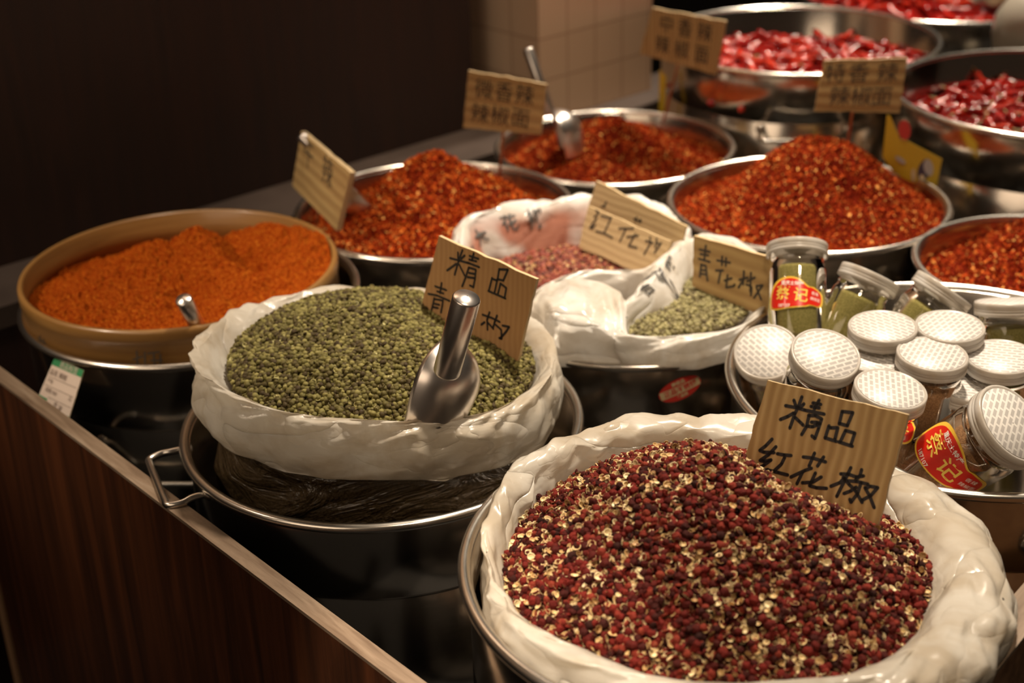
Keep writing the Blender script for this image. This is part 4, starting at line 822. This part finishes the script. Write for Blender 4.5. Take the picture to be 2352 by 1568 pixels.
def sign(key, label, card, thick=.004, ink=INK, inkw=.0033, group=None, rows=None, tsize=.03, stick=None, shear=.08, wob=.0012, name='cardboard_sign', cat='sign'):
    d = SIGN[key]; M = basis(d['X'], d['Y'], d['N'], d['c']); rg = np.random.default_rng(len(label))
    q = [np.array(p) for p in d['quad']]; out = []
    for a in range(4):
        p0, p1 = q[a], q[(a+1) % 4]; n = 10
        for k in range(n):
            t = k/n; p = p0+(p1-p0)*t
            if k: p = p+rg.normal(size=2)*wob*.5
            out.append(p)
    n = len(out); V = [(p[0], p[1], thick/2) for p in out]+[(p[0], p[1], -thick/2) for p in out]
    F = [tuple(range(n-1, -1, -1)), tuple(range(n, 2*n))]+[(k, (k+1) % n, n+(k+1) % n, n+k) for k in range(n)]
    o = mesh(name, V, F, [card, CARD_EDGE], midx=[0, 0]+[1]*n, smooth=False); o.matrix_world = M; tag(o, label, cat, group)
    if d['strokes']:
        rv, rf = ribbon(d['strokes'], inkw, thick/2+.0004); mesh('handwriting', rv, rf, ink, o, smooth=False)
    if rows:
        for fy, chars in rows:
            for i, (fx, ch) in enumerate(chars):
                top = q[0]*(1-fx)+q[1]*fx; bot = q[3]*(1-fx)+q[2]*fx; c = top*(1-fy)+bot*fy
                ang = math.atan2(*(q[1]-q[0])[::-1]); tv, tf = text_mesh(ch, tsize, shear=shear, bold=0)
                cs, sn = math.cos(ang), math.sin(ang)
                mesh('handwriting', [(v[0]*cs-v[1]*sn+c[0], v[0]*sn+v[1]*cs+c[1], thick/2+.0004) for v in tv], tf, ink, o, smooth=False)
    if stick:
        inv = M.inverted(); p1 = inv @ Vector(stick); mid = (q[0]+q[1]+q[2]+q[3])/4; fx = stick_fx.get(key, .5)
        tp = (q[0]*(1-fx)+q[1]*fx)*.45+(q[3]*(1-fx)+q[2]*fx)*.55
        mesh('stick', *tube([(tp[0], tp[1], -thick/2-.0022), tuple(p1)], .0026, 8), STICK, o)
    return o
stick_fx = {'C': .45, 'D1': .5, 'D2': .5, 'E2': .45}
sign('F', 'ribbed cardboard sign reading jing pin hong hua jiao, stuck in the front red peppercorns', CARD_F, .0045, inkw=.0031)
sign('G', 'plain brown cardboard sign standing behind the scoop in the green peppercorns', CARD_G, .004, inkw=.0029)
sign('R', 'pale folded cardboard sign lying at the back of the pinkish red peppercorns', CARD_P, .004, INK_SOFT, .003)
sign('RB', 'plain pale cardboard strip standing behind the folded sign in the red bag', CARD_P, .004, INK_SOFT, .003)
sign('E', 'ridged cardboard sign standing in the bag of pale green peppercorns', CARD_S, .005, INK_SOFT, .0034)
sign('C', 'small tilted cardboard sign seen edge-on in the pot behind the sieve', CARD_S, .008, INK_SOFT, rows=[(.30, [(.22, '\u5e72'), (.62, '\u8fa3')])], tsize=.050, stick=(-0.3034, 2.1028, 0.785))
sign('D1', 'ridged cardboard sign on a stick in front of the tiled pillar', CARD_S, .004, INK, rows=[(.30, [(.22, '\u5fae'), (.48, '\u9999'), (.74, '\u8fa3')]), (.74, [(.20, '\u8fa3'), (.46, '\u6912'), (.72, '\u9762')])], tsize=.036, stick=(-0.0133, 2.2884, 0.79))
sign('D2', 'plain cardboard sign on a stick, left of the wide pot of pinkish chilies', CARD_F, .004, INK, rows=[(.30, [(.25, '\u4e2d'), (.50, '\u9999'), (.76, '\u8fa3')]), (.72, [(.26, '\u8fa3'), (.52, '\u6912'), (.78, '\u9762')])], tsize=.036, stick=(0.3013, 2.6254, 0.775))
sign('E2', 'cardboard sign on a stick above the tallest heap of chili flakes', CARD_S, .004, INK_SOFT, rows=[(.28, [(.16, '\u7279'), (.44, '\u9999'), (.78, '\u8fa3')]), (.72, [(.26, '\u8fa3'), (.52, '\u6912'), (.76, '\u9762')])], tsize=.034, stick=(0.5554, 2.2134, 0.86))
# price tag on the rim
tg = sign('TAG', 'small white and green price tag hanging from the rim of the pot under the sieve', PAPER, .0012, name='price_tag', cat='price tag', wob=.0002)
_q = [np.array(p) for p in SIGN['TAG']['quad']]
def tagpt(fx, fy): return (_q[0]*(1-fx)+_q[1]*fx)*(1-fy)+(_q[3]*(1-fx)+_q[2]*fx)*fy
def tagpoly(name, pts, m, z=.0009): mesh(name, [(*tagpt(*p), z) for p in pts], [tuple(range(len(pts)-1, -1, -1))], m, tg, smooth=False)
tagpoly('green_band', [(0, 0), (1, 0), (1, .14), (0, .14)], TAG_GREEN); tagpoly('green_band', [(0, .80), (.27, .80), (.27, .97), (0, .97)], TAG_GREEN); tagpoly('green_band', [(0, .94), (1, .90), (1, .95), (0, .985)], TAG_GREEN)
def tagtxt(body, size, fx, fy, m):
    v, f = text_mesh(body, size); c = tagpt(fx, fy); ex = tagpt(1, fy)-tagpt(0, fy); a = math.atan2(ex[1], ex[0])
    mesh('tag_print', [(p[0]*math.cos(a)-p[1]*math.sin(a)+c[0], p[0]*math.sin(a)+p[1]*math.cos(a)+c[1], .0013) for p in v], f, m, tg, smooth=False)
tagtxt('\u5546\u54c1\u6807\u7b7e', .0095, .55, .07, PAPER); tagtxt('\u54c1\u540d \u8fa3\u6912', .0085, .32, .28, TAG_INK); tagtxt('\u4ea7\u5730', .006, .16, .46, TAG_INK); tagtxt('\u89c4\u683c 500', .0065, .30, .64, TAG_INK); tagtxt('\u5143', .007, .88, .60, TAG_INK); tagtxt('\u4ef7 20', .008, .62, .84, TAG_INK)
v, f = ribbon([[tagpt(.05, .38), tagpt(.95, .36)], [tagpt(.05, .56), tagpt(.95, .54)], [tagpt(.28, .76), tagpt(.97, .74)]], .0006, .0012); mesh('tag_print', v, f, TAG_INK, tg)

# ------------------------------------------------------------------ stickers and yellow cards
def sticker(pt_e, r, th, zc, rot):
    def ell(a, b, rr, n=40, rings=5):
        V = []
        for j in range(rings+1):
            for i in range(n): V.append((a*j/rings*math.cos(2*PI*i/n), b*j/rings*math.sin(2*PI*i/n), 0))
        return wrap(V, rr, th, zc, rot), grid_faces(n, rings+1)
    v, f = ell(.0285, .0150, r+.0008); s = mesh('sticker', v, f, RED_P, pt_e)
    V = [(x, y, 0) for y in (-.0055, .0055) for x in np.linspace(-.0268, .0268, 13)]
    mesh('sticker_band', wrap(V, r+.0011, th, zc, rot), [(i, i+1, i+14, i+13) for i in range(12)], CREAM_P, s)
    for body, sz, y, m in (('\u6b63\u54c1\u4e0d\u9508\u94a2', .0088, 0, RED_P), ('\u9ad8\u7ea7\u54c1', .0060, .0098, CREAM_P), ('\u98df\u54c1\u7ea7', .0052, -.0095, CREAM_P)):
        tv, tf = text_mesh(body, sz, bold=.0002); mesh('lettering', wrap([(q[0], q[1]+y, 0) for q in tv], r+.0014, th, zc, rot), tf, m, s)
sticker(pP, .211, math.atan2(1.5637-1.77, 0.2075-.1632), 0.7647-BASEZ, .33)
def flat_card(key, label, polys, cat='paper card'):
    d = SIGN[key]; M = basis(d['X'], d['Y'], d['N'], d['c']); q = d['quad']; th = .0015
    n = len(q); V = [(p[0], p[1], th/2) for p in q]+[(p[0], p[1], -th/2) for p in q]
    o = mesh('yellow_card', V, [tuple(range(n-1, -1, -1)), tuple(range(n, 2*n))]+[(k, (k+1) % n, n+(k+1) % n, n+k) for k in range(n)], YEL_CARD, smooth=False); o.matrix_world = M; tag(o, label, cat)
    for k, (pl, m) in enumerate(polys):
        s = d['strokes'][pl]; mesh('printed_figure', [(p[0], p[1], th/2+.0004+.0002*k) for p in s], [tuple(range(len(s)-1, -1, -1))], m, o, smooth=False)
    return o
flat_card('Y1', 'yellow printed card with a dark figure, beside the tallest chili heap', [(0, PUR), (1, GREY_P), (2, CREAM_P), (3, CREAM_P), (4, GREY_P), (5, RED_P)])
flat_card('Y2', 'thin yellow card behind the pot of flakes before the pillar', [])
# pale round bowl at the back
bl = empty('ceramic_bowl', (1.058, 2.79, .812), 'pale round ceramic bowl between the back pots at the top right corner', 'bowl')
mesh('bowl', *lathe([(.0005, -.02), (.03, -.02), (.05, -.005), (.078, .03), (.086, .07), (.080, .11), (.06, .14), (.03, .155), (.0005, .158)], 64), CERAMIC, bl)
mesh('foot_ring', *lathe([(.03, -.30), (.036, -.30), (.036, -.018), (.03, -.018)], 40), CERAMIC, bl)
# print on the two bags, following the film
def bag_print(parent, items, M=300, K=36):
    me = [q for q in parent.children if q.name.startswith('rolled_mouth')][0].data; P = np.empty(len(me.vertices)*3, np.float32); me.vertices.foreach_get('co', P); P = P.reshape(K, M, 3).astype(float)
    ang = np.degrees(np.arctan2(P[16, :, 1], P[16, :, 0])) % 360
    for ch, a, j0, size, m in items:
        i0 = int(np.argmin(np.abs((ang-a+180) % 360-180))); v, f = text_mesh(ch, size, bold=.0005)
        di = np.linalg.norm(P[int(j0), (i0+1) % M]-P[int(j0), i0]); dj = np.linalg.norm(P[int(j0)+1, i0]-P[int(j0)-1, i0])/2
        sg = -1 if ((ang[(i0+3) % M]-ang[i0]+180) % 360-180) > 0 else 1
        def S(i, j):
            i = i % M; j = min(max(j, 0), K-1.001); a0, b0 = int(i), int(j); fi, fj = i-a0, j-b0; a1 = (a0+1) % M
            return (P[b0, a0]*(1-fi)+P[b0, a1]*fi)*(1-fj)+(P[b0+1, a0]*(1-fi)+P[b0+1, a1]*fi)*fj
        out = []
        for q in v:
            ii, jj = i0+sg*q[0]/di, j0+q[1]/dj; p = S(ii, jj); n = np.cross(S(ii+.5, jj)-p, S(ii, jj+.3)-p); n /= max(np.linalg.norm(n), 1e-9)
            if n @ np.array([-.1, -.85, .5]) < 0: n = -n
            out.append(p+n*.0016)
        mesh('printed_mark', out, f, m, parent)
bag_print(eE, [('大', 226, 12, .018, PRINT), ('口', 209, 12, .020, PRINT), ('吉', 186, 12, .022, PRINT), ('花', 150, 12, .024, PRINT), ('椒', 118, 12, .022, PRINT)])
bag_print(eR, [('品', 196, 8, .024, PRINT), ('口', 182, 8, .022, PRINT), ('古', 165, 8, .024, PRINT), ('大', 150, 8, .022, PRINT), ('花', 128, 9, .030, PRINT), ('椒', 108, 9, .030, PRINT)])
